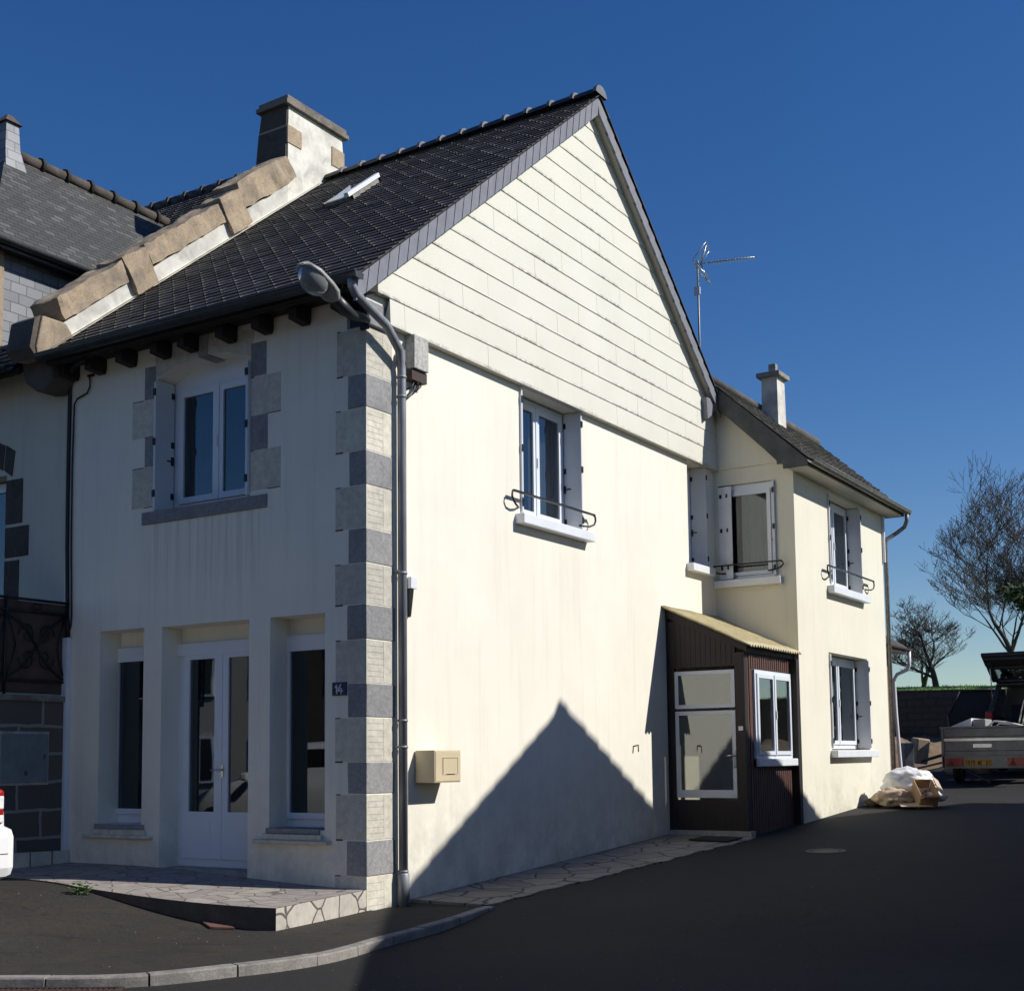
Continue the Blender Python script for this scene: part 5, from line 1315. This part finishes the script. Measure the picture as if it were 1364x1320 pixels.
# dark estate car with tailgate up and a rear door open
def estate(pos, yaw):
    root = thing('parked_car', 'dark grey tall estate car with tailgate raised and a side door open behind the trailer', 'car', pos)
    Mw = Matrix.Translation(pos) @ Matrix.Rotation(yaw, 4, 'Z'); M = Mw @ Matrix.Diagonal((1, 1.03, 1.27, 1)); L, W, H = 4.5, 1.76, 1.48; hw = W / 2; h2 = L / 2
    def put(name, mb, mats, par=root, bev=0): mb.v = [tuple(M @ Vector(v)) for v in mb.v]; return mb.build(name, mats, par, bevel=bev)
    def sec(x, zb, belt, wb, wr, roof):
        return (x, [(0, zb), (wb - .15, zb), (wb - .03, zb + .08), (wb, zb + .30), (wb, belt - .12), (wb - .03, belt), (wb - .05 - (roof - belt) * .12, belt + (roof - belt) * .3), (wr + .03, belt + (roof - belt) * .88), (wr - .12, roof), (0, roof + .02)])
    S = [sec(-.75, .2, .95, hw, hw - .2, H), sec(-.2, .2, .94, hw, hw - .19, H + .01), sec(.45, .2, .93, hw, hw - .2, H - .03), sec(1.05, .2, .92, hw, hw - .25, 1.15), sec(1.3, .2, .91, hw, hw - .26, .96), sec(1.8, .2, .84, hw - .03, hw - .3, .87), sec(2.13, .22, .7, hw - .12, hw - .36, .73), sec(h2, .32, .56, hw - .3, hw - .42, .58)]
    mb = loft(S, 10, 'b', None, None, lambda i, k: 1 if (k == 6 and i < 4) or (k in (7, 8) and i in (2, 3)) else 0)
    put('body', mb, ['car dark', 'window glass'])
    mb = MB()  # rear shell: floor, sides, pillars, roof
    x0, x1 = -h2 + .08, -.74
    mb.box(x0, x1, -hw + .05, hw - .05, .30, .52)
    for s in (-1, 1):
        y0, y1 = sorted((s * hw, s * (hw - .07))); mb.box(x0 + .02, x1, y0, y1, .25, .93)
        y0, y1 = sorted((s * (hw - .04), s * (hw - .10)))
        mb.add([(x0, s * (hw - .02), .9), (x0 + .15, s * (hw - .02), .9), (x0 + .42, s * (hw - .19), H - .03), (x0 + .25, s * (hw - .19), H - .03), (x0, s * (hw - .13), .9), (x0 + .15, s * (hw - .13), .9), (x0 + .42, s * (hw - .28), H - .03), (x0 + .25, s * (hw - .28), H - .03)],
               [(0, 1, 2, 3), (4, 7, 6, 5), (0, 3, 7, 4), (1, 5, 6, 2), (3, 2, 6, 7), (0, 4, 5, 1)])
    mb.box(x0 + .22, x1, -hw + .2, hw - .2, H - .05, H - .01)
    mb.box(x0 + .0, x0 + .1, -hw + .1, hw - .1, .30, .60)
    put('rear_shell', mb, 'car dark', bev=.02)
    for s in (-1, 1):
        y0, y1 = sorted((s * (hw - .14), s * (hw + .005))); mb = MB(); mb.box(x0 - .03, x0 + .08, y0, y1, .68, 1.0); put('tail_light', mb, 'lamp red', bev=.02)
        mb = MB(); mb.add([(x0 + .2, s * (hw - .03), .95), (x1, s * (hw - .03), .95), (x1, s * (hw - .18), H - .08), (x0 + .42, s * (hw - .17), H - .08)], [(0, 1, 2, 3)]); put('side_glass', mb, 'window glass')
    mb = MB(); mb.box(x0 - .10, x0 + .10, -hw + .02, hw - .02, .30, .62); put('rear_bumper', mb, 'car trim', bev=.04)
    # tailgate hinged at roof, lifted a little above the horizontal
    Hg = Vector((x0 + .25, 0, H)); T_ = Matrix.Translation(Hg) @ Matrix.Rotation(R(23), 4, 'Y') 
    tg = MB()
    for (a0, a1, b0, b1, c0, c1) in [(-.95, -.78, -hw + .12, hw - .12, -.02, .06), (-.78, -.06, -hw + .13, -hw + .27, -.02, .04), (-.78, -.06, hw - .27, hw - .13, -.02, .04), (-.10, .0, -hw + .2, hw - .2, -.02, .04), (-.62, -.55, -hw + .2, hw - .2, -.02, .03)]:
        t = MB(); t.box(a0, a1, b0, b1, c0, c1); tg.add([T_ @ Vector(v) for v in t.v], t.f)
    t = MB(); t.box(-1.02, -.60, -hw + .10, hw - .10, .02, .075); tg.add([T_ @ Vector(v) for v in t.v], t.f)
    tgo = put('tailgate', tg, 'car dark', bev=.012)
    t = MB(); t.box(-.55, -.10, -hw + .27, hw - .27, .0, .012); t.v = [T_ @ Vector(v) for v in t.v]; put('tailgate_glass', t, 'window glass', tgo)
    for s in (-1, 1):
        t = MB(); t.tube([(x0 + .12, s * (hw - .14), .98), tuple(T_ @ Vector((-.62, s * (hw - .2), -.02)))], .011, 6); put('gas_strut', t, 'chrome', tgo)
    # open rear passenger door on the left side (+y)
    D_ = Matrix.Translation(Vector((-.05, hw, 0))) @ Matrix.Rotation(R(-74), 4, 'Z') @ Matrix.Diagonal((1.22, 1, 1, 1))
    dmb = MB(); t = MB(); t.prism([(-1.0, .98), (0, .98), (0, .32), (-.55, .30), (-.82, .42), (-.98, .72)], .0, .09, 1)
    dmb.add([D_ @ Vector(v) for v in t.v], t.f)
    for p, q in (((-1.0, .045, .97), (-.78, .02, 1.42)), ((-.78, .02, 1.42), (0, .0, 1.44)), ((0, .03, .97), (0, .0, 1.44))): dmb.tube([D_ @ Vector(p), D_ @ Vector(q)], .025, 6)
    do = put('rear_door', dmb, 'car trim')
    eb = MB(); eb.tube([D_ @ Vector(p) for p in ((0, .05, 1.45), (-.78, .05, 1.43), (-1.01, .05, .97), (-.99, .05, .72), (-.83, .05, .42), (-.55, .05, .30))], .010, 5); put('door_seal', eb, 'galvanised', do)
    t = MB(); t.prism([(-.97, .98), (-.01, .98), (-.01, 1.42), (-.78, 1.40)], .03, .036, 1); t.v = [tuple(M @ (D_ @ Vector(v))) for v in t.v]; t.build('door_glass', 'car trim', do)
    for sx_ in (-1, 1):
        for sy_ in (-1, 1): wheel(sx_ * 1.33, sy_ * (hw - .11), .31, .31, .2, root, Mw)
    # seats / load
    t = MB(); Ms = Matrix.Translation((-.9, 0, .78)) @ Matrix.Rotation(R(28), 4, 'Y'); t.mbox(Ms, .16, 1.3, .75); put('rear_seat', t, 'car trim', bev=.04)
    t = MB(); t.tube([(x0 - .02, -.15, .62), (x0 + .25, -.22, 1.05), (x0 + .35, -.35, 1.13), (x0 + .30, -.45, 1.05), (x0 + .05, -.5, .62)], .012, 6); put('luggage_frame', t, 'chrome')
    return root
estate((2.80, 20.85, road_z(2.7, 20.5) + .02), R(90))

# trailer
TX0, TX1, TY = 1.58, 3.22, 16.2
tr = thing('trailer', 'galvanised box trailer with dark wheels and a yellow number plate, parked behind the car', 'trailer', ((TX0 + TX1) / 2, TY + .9, .82))
gt = road_z(2.4, 17)
zb, zt = 1.40, 1.93
mb = MB()
mb.box(TX0, TX0 + .03, TY, TY + 1.9, zb, zt); mb.box(TX1 - .03, TX1, TY, TY + 1.9, zb, zt); mb.box(TX0, TX1, TY + 1.87, TY + 1.9, zb, zt); mb.box(TX0, TX1, TY, TY + 1.9, zb - .02, zb)
mb.box(TX0 - .03, TX1 + .03, TY - .02, TY + 1.92, zt, zt + .035)
mb.build('side_panels', 'galvanised', tr)
mb = MB(); mb.box(TX0 + .04, TX1 - .04, TY - .015, TY + .015, zb, zt - .01); mb.box(TX0 + .05, TX1 - .05, TY - .04, TY - .016, zb + .28, zb + .33, 1); mb.box(TX0 + .04, TX1 - .04, TY - .022, TY - .015, zb + .08, zb + .09, 2); mb.box(TX0 + .04, TX1 - .04, TY - .022, TY - .015, zb + .36, zb + .37, 2)
mb.box(TX0 + .6, TX0 + .95, TY - .02, TY - .016, zb + .15, zb + .22, 1)
tgt = mb.build('tailboard', ['galvanised', 'aluminium', 'car trim'], tr)
mb = MB(); mb.box(TX0, TX0 + .05, TY - .05, TY + .03, zb - .24, zt); mb.box(TX1 - .05, TX1, TY - .05, TY + .03, zb - .24, zt); mb.build('corner_post', 'galvanised', tr)
mb = MB(); mb.box(TX0 + .02, TX1 - .02, TY - .05, TY - .01, zb - .25, zb - .01); mb.build('light_board', 'galvanised', tr)
for s, xx in ((0, TX0 + .08), (1, TX1 - .40)):
    mb = MB(); mb.box(xx, xx + .32, TY - .085, TY - .051, zb - .21, zb - .05); mb.prism([(xx + .03, zb - .20), (xx + .17, zb - .20), (xx + .10, zb - .07)], TY - .092, TY - .086, 1, 1)
    mb.build('tail_light', ['lamp red', 'lamp clear'] if False else ['lamp red', 'terracotta'], tr, bevel=0)
mb = MB(); mb.box(TX0 + .42, TX0 + .94, TY - .062, TY - .051, zb - .20, zb - .08); npo = mb.build('number_plate', 'plate yellow', tr)
mb = MB()
G = {'1': [(.3, .8, .5, 1), (.5, 1, .5, 0)], '9': [(.8, .5, .2, .5), (.2, .5, .2, 1), (.2, 1, .8, 1), (.8, 1, .8, 0), (.8, 0, .2, 0)], '7': [(.2, 1, .8, 1), (.8, 1, .4, 0)], 'W': [(.0, 1, .25, 0), (.25, 0, .5, .7), (.5, .7, .75, 0), (.75, 0, 1, 1)],
     'C': [(.8, 1, .2, 1), (.2, 1, .2, 0), (.2, 0, .8, 0)], '2': [(.2, 1, .8, 1), (.8, 1, .8, .5), (.8, .5, .2, .5), (.2, .5, .2, 0), (.2, 0, .8, 0)]}
cx = TX0 + .445
for ch_ in '1979 WC 27':
    if ch_ != ' ': strokes(mb, [(a * .55, b_, c * .55, d_) for a, b_, c, d_ in G[ch_]], cx, zb - .18, .075, .010, TY - .065, TY - .0625)
    cx += .049
mb.build('plate_characters', 'rubber', npo)
for xx in (TX0 - .01, TX1 + .01):
    s = 1 if xx > 2 else -1; wheel(TY + .95, s * 0.0, 0, .28, .15, tr, Matrix.Translation((xx - s * .1, 0, gt + .28)) @ Matrix(((0, 1, 0, 0), (1, 0, 0, 0), (0, 0, 1, 0), (0, 0, 0, 1))))
mb = MB(); mb.tube([(2.2, TY + 1.9, zb - .1), (2.4, TY + 3.2, zb - .2)], .04, 8); mb.tube([(2.6, TY + 1.9, zb - .1), (2.4, TY + 3.2, zb - .2)], .04, 8); mb.tube([(TX0 + .3, TY + .2, zb - .22), (TX0 + .9, TY - .1, gt + .02)], .025, 6); mb.build('drawbar', 'dark zinc', tr)
mb = MB(); mb.box(TX0, TX0 + .06, TY + .66, TY + 1.24, zb - .2, zb - .14); mb.box(TX1 - .06, TX1, TY + .66, TY + 1.24, zb - .2, zb - .14); mb.build('mudguard', 'galvanised', tr)
# sheets loaded in the trailer
mb = MB(); mb.add([(TX0 + .06, TY + .3, zt + .02), (TX0 + .52, TY + .25, zt + .20), (TX0 + .52, TY + 1.2, zt + .20), (TX0 + .06, TY + 1.3, zt + .02), (TX0 + .06, TY + .3, zt - .01), (TX0 + .52, TY + .25, zt + .02), (TX0 + .52, TY + 1.2, zt + .02), (TX0 + .06, TY + 1.3, zt - .01)], [(0, 1, 2, 3), (4, 7, 6, 5), (0, 4, 5, 1), (1, 5, 6, 2), (2, 6, 7, 3), (0, 3, 7, 4)])
tag(mb.build('white_sheet', 'white paint'), 'white flat sheet sticking out of the left end of the trailer', 'sheet')
mb = MB(); mb.box(TX0 + .54, TX0 + .78, TY + .3, TY + .9, zb + .02, zt + .18); tag(mb.build('grey_carton', 'grey plastic', bevel=.02), 'grey box standing in the trailer beside the white panel', 'box')
mb = MB(); mb.tube([(TX0 + .8, TY + .2, zt - .02), (TX0 + .95, TY + .3, zt + .13), (TX0 + 1.2, TY + .3, zt + .10), (TX0 + 1.5, TY + .3, zt + .02)], .02, 6); mb.tube([(TX0 + .9, TY + .5, zt - .02), (TX0 + 1.0, TY + .5, zt + .09), (TX0 + 1.3, TY + .5, zt + .06), (TX0 + 1.45, TY + .5, zt - .02)], .02, 6)
tag(mb.build('bent_tube', 'siding paint'), 'pale bent plastic tube lying across the trailer load', 'tube')
mb = MB()
for o_ in (0, .07): mb.tube([(TX1 - .30 + o_, TY + .4, zt - .1), (TX1 - .14 + o_, TY + .4, zt + .50), (TX1 - .08 + o_, TY + .4, zt + .62), (TX1 + .2, TY + .5, zt + .68)], .016, 8)
tag(mb.build('chair_frame', 'chrome'), 'shiny tubular metal frame standing at the right end of the trailer', 'frame')

# ------------------------------------------------------------------ rubbish heap by the wing
def blob(c, r, seed, amp=.25, nu=28, nv=16, flat=.0, sc=2.2):
    mb = MB()
    for j in range(nv + 1):
        ph = math.pi * j / nv
        for k in range(nu):
            a = 2 * math.pi * k / nu; d = Vector((math.sin(ph) * math.cos(a), math.sin(ph) * math.sin(a), math.cos(ph)))
            rr = 1 + amp * noise.noise(d * sc + Vector((seed, 0, 0))) + amp * .35 * noise.noise(d * 7 + Vector((seed, 5, 0))) + amp * .12 * noise.noise(d * 19 + Vector((seed, 5, 0)))
            p = Vector((d.x * r[0] * rr, d.y * r[1] * rr, max(d.z * r[2] * rr, -r[2] * .75))) + Vector(c); mb.v.append(tuple(p))
    for j in range(nv):
        for k in range(nu): mb.f.append((j * nu + k, (j + 1) * nu + k, (j + 1) * nu + (k + 1) % nu, j * nu + (k + 1) % nu)); mb.m.append(0); mb.sm.append(True)
    return mb
g1 = gz(2, 11.7)
tag(blob((2.03, 12.05, g1 + .36), (.44, .34, .27), 2, .22, 64, 40).build('white_sack', 'white sack'), 'crumpled white plastic sack lying on top of cardboard by the wing wall', 'sack')
tag(blob((2.52, 11.85, g1 + .16), (.16, .12, .10), 7, .5, 26, 16).build('plastic_film', 'white sack'), 'scrap of white plastic film trailing at the right of the heap', 'plastic film')
tag(blob((1.90, 11.62, g1 + .14), (.32, .24, .17), 12, .25, 48, 30).build('paper_sack', 'paper sack'), 'slumped brown paper sack in front of the white sack', 'sack')
def carton(c, size, rz, rx, label, seed, mat='cardboard'):
    root = thing('cardboard_box', label, 'box', c, 'cardboard in the heap'); M = Matrix.Translation(c) @ Matrix.Rotation(rz, 4, 'Z') @ Matrix.Rotation(rx, 4, 'X'); sx_, sy_, sz_ = size; mb = MB()
    for m_ in (Matrix.Translation((-sx_ / 2, 0, 0)), Matrix.Translation((sx_ / 2, 0, 0))): mb.mbox(M @ m_, .012, sy_, sz_)
    for m_ in (Matrix.Translation((0, -sy_ / 2, 0)), Matrix.Translation((0, sy_ / 2, 0))): mb.mbox(M @ m_, sx_ - .02, .012, sz_)
    mb.mbox(M @ Matrix.Translation((0, 0, -sz_ / 2)), sx_ - .02, sy_ - .02, .012); mb.build('carton', mat, root)
    mb = MB()
    mb.mbox(M @ Matrix.Translation((sx_ / 2 + .05, 0, sz_ / 2 + .02)) @ Matrix.Rotation(R(40), 4, 'Y'), .16, sy_, .008); mb.mbox(M @ Matrix.Translation((0, -sy_ / 2 - .05, sz_ / 2)) @ Matrix.Rotation(R(-50), 4, 'X'), sx_, .15, .008)
    mb.build('flap', 'cardboard light', root)
carton((2.42, 11.62, g1 + .22), (.30, .42, .26), R(35), R(38), 'open brown cardboard box tipped against the white sack', 1)
carton((2.12, 11.85, g1 + .10), (.5, .3, .14), R(10), R(5), 'flattened brown cardboard box under the sacks', 2)
mb = MB(); M = Matrix.Translation((2.30, 11.45, g1 + .05)) @ Matrix.Rotation(R(25), 4, 'Z') @ Matrix.Rotation(R(10), 4, 'X'); mb.mbox(M, .5, .34, .01); tag(mb.build('cardboard_sheet', 'cardboard light'), 'loose flat sheet of cardboard on the ground before the heap', 'cardboard')
mb = blob((1.52, 11.75, g1 + .05), (.14, .16, .09), 22, .4, 22, 12); tag(mb.build('rubble_lump', 'rust panel'), 'dark lump of debris between the wing wall and the paper sack', 'debris')

# ------------------------------------------------------------------ small things on the ground
wd = thing('weed', 'green leafy weed growing at the foot of the terrace step', 'plant', (-2.5, -1.66, .1)); rnd = random.Random(3); mb = MB()
for k in range(46):
    a = rnd.uniform(0, 6.28); b_ = Vector((-2.12 + rnd.gauss(0, .05), -1.72 + rnd.gauss(0, .03), gz(-2.1, -1.7) + rnd.uniform(0, .11))); d = Vector((math.cos(a), math.sin(a), rnd.uniform(.1, .9))).normalized(); s = d.cross(Vector((0, 0, 1))).normalized(); L = rnd.uniform(.04, .085)
    mb.add([b_, b_ + d * L * .5 + s * L * .28, b_ + d * L - Vector((0, 0, .02)), b_ + d * L * .5 - s * L * .28], [(0, 1, 2, 3)])
mb.build('leaves', 'weed leaf', wd)
mb = MB()
for q in ([(-.62, -1.60), (-.40, -1.72), (-.22, -1.60), (-.42, -1.50)],):
    mb.add([(x, y, gz(x, y) + .004) for x, y in q] + [(x, y, gz(x, y) + .022) for x, y in q], [(4, 5, 6, 7), (0, 1, 5, 4), (1, 2, 6, 5), (2, 3, 7, 6), (3, 0, 4, 7)])
tag(mb.build('broken_tile', 'terracotta'), 'flat broken piece of red tile on the pavement by the terrace step', 'tile')
# drain grating beside the kerb
dg = thing('drain_grate', 'rusty slotted gutter grating against the kerb at the lower left', 'drain', (.8, -4.5, -.1)); mb = MB(); A = Vector((.08, -4.375)); B = Vector((.86, -3.93)); dd = (B - A).normalized(); nn = Vector((dd.y, -dd.x)); L = (B - A).length + .1; n = 26; wd_ = .30
def gq(t, s): p = A + dd * t + nn * (s + .012); return (p.x, p.y, road_z(p.x, p.y))
def gbox(t0, t1, s0, s1, h0, h1, mat=0):
    c = [gq(t0, s0), gq(t1, s0), gq(t1, s1), gq(t0, s1)]; mb.add([(x, y, z + h0) for x, y, z in c] + [(x, y, z + h1) for x, y, z in c], [(4, 5, 6, 7), (0, 1, 5, 4), (1, 2, 6, 5), (2, 3, 7, 6), (3, 0, 4, 7)], mat)
gbox(0, L, 0, .03, .0, .02); gbox(0, L, wd_ - .03, wd_, 0, .02); gbox(0, .03, 0, wd_, 0, .02); gbox(L - .03, L, 0, wd_, 0, .02); gbox(.03, L - .03, wd_ / 2 - .012, wd_ / 2 + .012, 0, .018)
for k in range(1, n): t = L * k / n; gbox(t - .008, t + .008, .03, wd_ - .03, .0, .017)
mb.build('grating', 'drain iron', dg)
mb = MB(); gbox(.01, L - .01, .01, wd_ - .01, .002, .004); mb.build('pit', 'rubber', dg)
# manhole in the road
mh = thing('manhole_cover', 'flat iron manhole cover in the shaded road near the porch', 'manhole cover', (2.7, 5.75, .25)); mb = MB()
for rr0, rr1, h in ((.0, .17, .006), (.19, .25, .008)):
    vs = []; n = 28
    for k in range(n):
        a = 2 * math.pi * k / n
        for r in (rr0, rr1): x, y = 2.713 + r * math.cos(a), 5.75 + r * math.sin(a); vs.append((x, y, road_z(x, y) + h))
    mb.add(vs, [(2 * k, 2 * k + 1, 2 * ((k + 1) % n) + 1, 2 * ((k + 1) % n)) for k in range(n)])
mb.build('cover', 'car trim', mh)
rnd = random.Random(77); mb = MB()
for i in range(260):
    x, y = rnd.uniform(-3, 5), rnd.uniform(-6, .2) if rnd.random() < .8 else rnd.uniform(-6, 8)
    if y > 0 and x < 1.4: continue
    inside = x < 1.35 and y > -4.2 + .25 * max(0, -x) * 0
    z = max(road_z(x, y), gz(x, y) if (x < 1.2 and y > -3.6) else -9)
    if x < .15 and y > -1.7: continue
    s = rnd.uniform(.003, .008); a = rnd.uniform(0, 6)
    mb.add([(x + s * math.cos(a), y + s * math.sin(a), z), (x + s * math.cos(a + 2), y + s * math.sin(a + 2), z), (x + s * math.cos(a + 4), y + s * math.sin(a + 4), z), (x, y, z + s)], [(0, 1, 3), (1, 2, 3), (2, 0, 3)])
o = mb.build('loose_grit', 'kerb stone'); o['kind'] = 'stuff'

# ------------------------------------------------------------------ house across the street (outside the frame, it casts the gable-shaped shade)
op = thing('opposite_house', 'gabled house across the street that casts the pointed shade on the wall', 'house', (11, 6, 0)); OX = 7.5
ay, az = 7.275, 8.63; lz = lambda y: (az - .60 * (ay - y)) if y > 3.8 else (az - .60 * (ay - 3.8) - .48 * (3.8 - y)); rz_ = lambda y: az - .555 * (y - ay)
mb = MB(); mb.prism([(-3.0, -.3), (14.3, -.3), (14.3, rz_(14.3) - .15), (ay, az - .15), (3.8, lz(3.8) - .15), (-3.0, lz(-3.0) - .15)], OX, OX + .4, 0); mb.prism([(-3.0, -.3), (14.3, -.3), (14.3, rz_(14.3) - .15), (ay, az - .15), (3.8, lz(3.8) - .15), (-3.0, lz(-3.0) - .15)], OX + 8.6, OX + 9, 0)
mb.box(OX + .4, OX + 8.6, -3.0, -2.6, -.3, lz(-3.0) - .3); mb.box(OX + .4, OX + 8.6, 13.9, 14.3, -.3, rz_(14.3) - .3); mb.build('wall', 'opposite render', op)
mb = MB()
tiles(mb, OX - .08, OX + 9.1, (-3.35, lz(-3.35)), (3.8, lz(3.8)), .34, .3); tiles(mb, OX - .08, OX + 9.1, (3.8, lz(3.8)), (ay, az), .34, .3); tiles(mb, OX - .08, OX + 9.1, (14.6, rz_(14.6)), (ay, az), .34, .3, .03)
mb.build('roof', 'tile dark', op)
mb = MB(); mb.prism([(-3.3, lz(-3.3) - .02), (3.8, lz(3.8) - .02), (ay, az - .02), (14.5, rz_(14.5) - .02), (14.5, rz_(14.5) - .14), (ay, az - .14), (3.8, lz(3.8) - .14), (-3.3, lz(-3.3) - .14)], OX - .05, OX + 9.05, 0); mb.build('roof_deck', 'rafter wood', op)
mb = MB(); tbox(mb, (OX - .06, OX + .3, ay - .22, ay + .22, az - .1), (OX - .02, OX + .2, ay - .10, ay + .10, az + .08)); mb.tube([(OX + .08, ay, az + .06), (OX + .08, ay, az + .17)], [.11, .05], 8); mb.build('ridge_finial', 'weathered stone', op)
mb = MB(); y_ = ay + .3  # stepped verge tiles along the right rake
while y_ < 14.3: z_ = rz_(y_); mb.prism([(y_, z_ + .0), (y_ + .30, rz_(y_ + .30)), (y_ + .30, rz_(y_ + .30) + .055), (y_, z_ + .02)], OX - .09, OX + .10, 0); y_ += .33
mb.build('verge_tiles', 'ridge tile', op)
for (y0, y1, z0, z1) in ((1.2, 2.4, 3.6, 5.1), (8.6, 9.8, 3.8, 5.3), (1.2, 2.4, .9, 2.5), (8.6, 9.8, 1.2, 2.7)):
    window(op, lambda u, d, z: (OX - .06 + d, u, z), y0, y1, z0, z1, 0, 2, handle=False)
mb = MB(); mb.box(OX - .05, OX, 5.0, 6.0, .15, 2.35); mb.build('door', 'porch wood dark', op)

# added houses behind the camera to shut off low sky, also reflected in panes
def sky_block_house(x0, x1, h, rh_, wallm, label):
    root = thing('sky_block_house', label, 'house', ((x0 + x1) / 2, -20, -.3), 'houses added behind the viewer to block low sky')
    mb = MB(); mb.box(x0, x1, -28, -20, -.4, h); mb.build('wall', wallm, root)
    mb = MB(); mb.prism([(-28.4, h), (-19.6, h), (-24, h + rh_)], x0 - .1, x1 + .1, 0); mb.build('roof', 'ridge tile', root)
    n = max(2, int((x1 - x0) / 2.6)); mb = MB()
    for k in range(n):
        xc = x0 + (x1 - x0) * (k + .5) / n
        for zc in (1.5, 4.3):
            w_ = MB(); w_.box(xc - .6, xc + .6, -19.99, -19.9, zc - .75, zc + .75); wo_ = w_.build('window', 'white pvc', root)
            p_ = MB(); p_.box(xc - .5, xc - .04, -19.9, -19.88, zc - .65, zc + .65); p_.box(xc + .04, xc + .5, -19.9, -19.88, zc - .65, zc + .65); p_.build('pane', 'dark pane', wo_)
sky_block_house(-30, -19, 6.0, 4.0, 'opposite render', 'long low stone-coloured house added behind the viewer to block low sky'); sky_block_house(-18.9, -9, 6.8, 4.2, 'corbel stone', 'dark stone house added behind the viewer to block low sky'); sky_block_house(-8.9, 1.5, 6.2, 4.0, 'neighbour render', 'pale rendered house added behind the viewer to block low sky'); sky_block_house(4, 16, 6.5, 4.5, 'opposite render', 'end house across the junction, added behind the viewer to block low sky')

# ------------------------------------------------------------------ light, sky, camera
S = Vector((1, .45, .88)).normalized()
elev = math.asin(S.z); azm = math.atan2(S.x, S.y)
sd_ = bpy.data.lights.new('sun', 'SUN'); sd_.energy = 5.0; sd_.angle = R(.53); sd_.color = (1, .965, .90)
so_ = bpy.data.objects.new('sun', sd_); COL.objects.link(so_); so_.rotation_euler = (-S).to_track_quat('-Z', 'Y').to_euler(); so_.location = (20, 10, 25)
w = bpy.data.worlds.new('World'); scn.world = w; w.use_nodes = True; nt = w.node_tree; bg = nt.nodes['Background']
sky = nt.nodes.new('ShaderNodeTexSky'); sky.sky_type = 'NISHITA'; sky.sun_disc = False; sky.sun_elevation = elev; sky.sun_rotation = azm
sky.altitude = 200; sky.air_density = 1.0; sky.dust_density = .25; sky.ozone_density = 3.0
hs = nt.nodes.new('ShaderNodeHueSaturation'); hs.inputs['Saturation'].default_value = 1.32; hs.inputs['Hue'].default_value = .511   # the deep polarised blue of a clear spring sky
nt.links.new(sky.outputs[0], hs.inputs['Color']); nt.links.new(hs.outputs[0], bg.inputs[0]); bg.inputs[1].default_value = .090

cam = bpy.data.cameras.new('camera'); co_ = bpy.data.objects.new('camera', cam); COL.objects.link(co_); scn.camera = co_
yaw, pit, rol = R(32.103), R(5.329), R(-.657)
fw_ = Vector((-math.sin(yaw) * math.cos(pit), math.cos(yaw) * math.cos(pit), math.sin(pit)))
rt = fw_.cross(Vector((0, 0, 1))).normalized(); up_v = rt.cross(fw_)
r2 = rt * math.cos(rol) + up_v * math.sin(rol); u2 = -rt * math.sin(rol) + up_v * math.cos(rol)
co_.matrix_world = Matrix(((r2.x, u2.x, -fw_.x, 8.201), (r2.y, u2.y, -fw_.y, -10.316), (r2.z, u2.z, -fw_.z, 1.461), (0, 0, 0, 1)))
cam.sensor_fit = 'HORIZONTAL'; cam.sensor_width = 36; cam.lens = 1742.15 / 1364 * 36; cam.shift_y = (846.1 - 660) / 1364; cam.clip_end = 3000; cam.clip_start = .05
scn.view_settings.view_transform = 'Standard'; scn.view_settings.look = 'None'; scn.view_settings.exposure = .05; scn.view_settings.gamma = 1
scn.cycles.max_bounces = 8; scn.cycles.transparent_max_bounces = 12; scn.cycles.caustics_reflective = False; scn.cycles.caustics_refractive = False
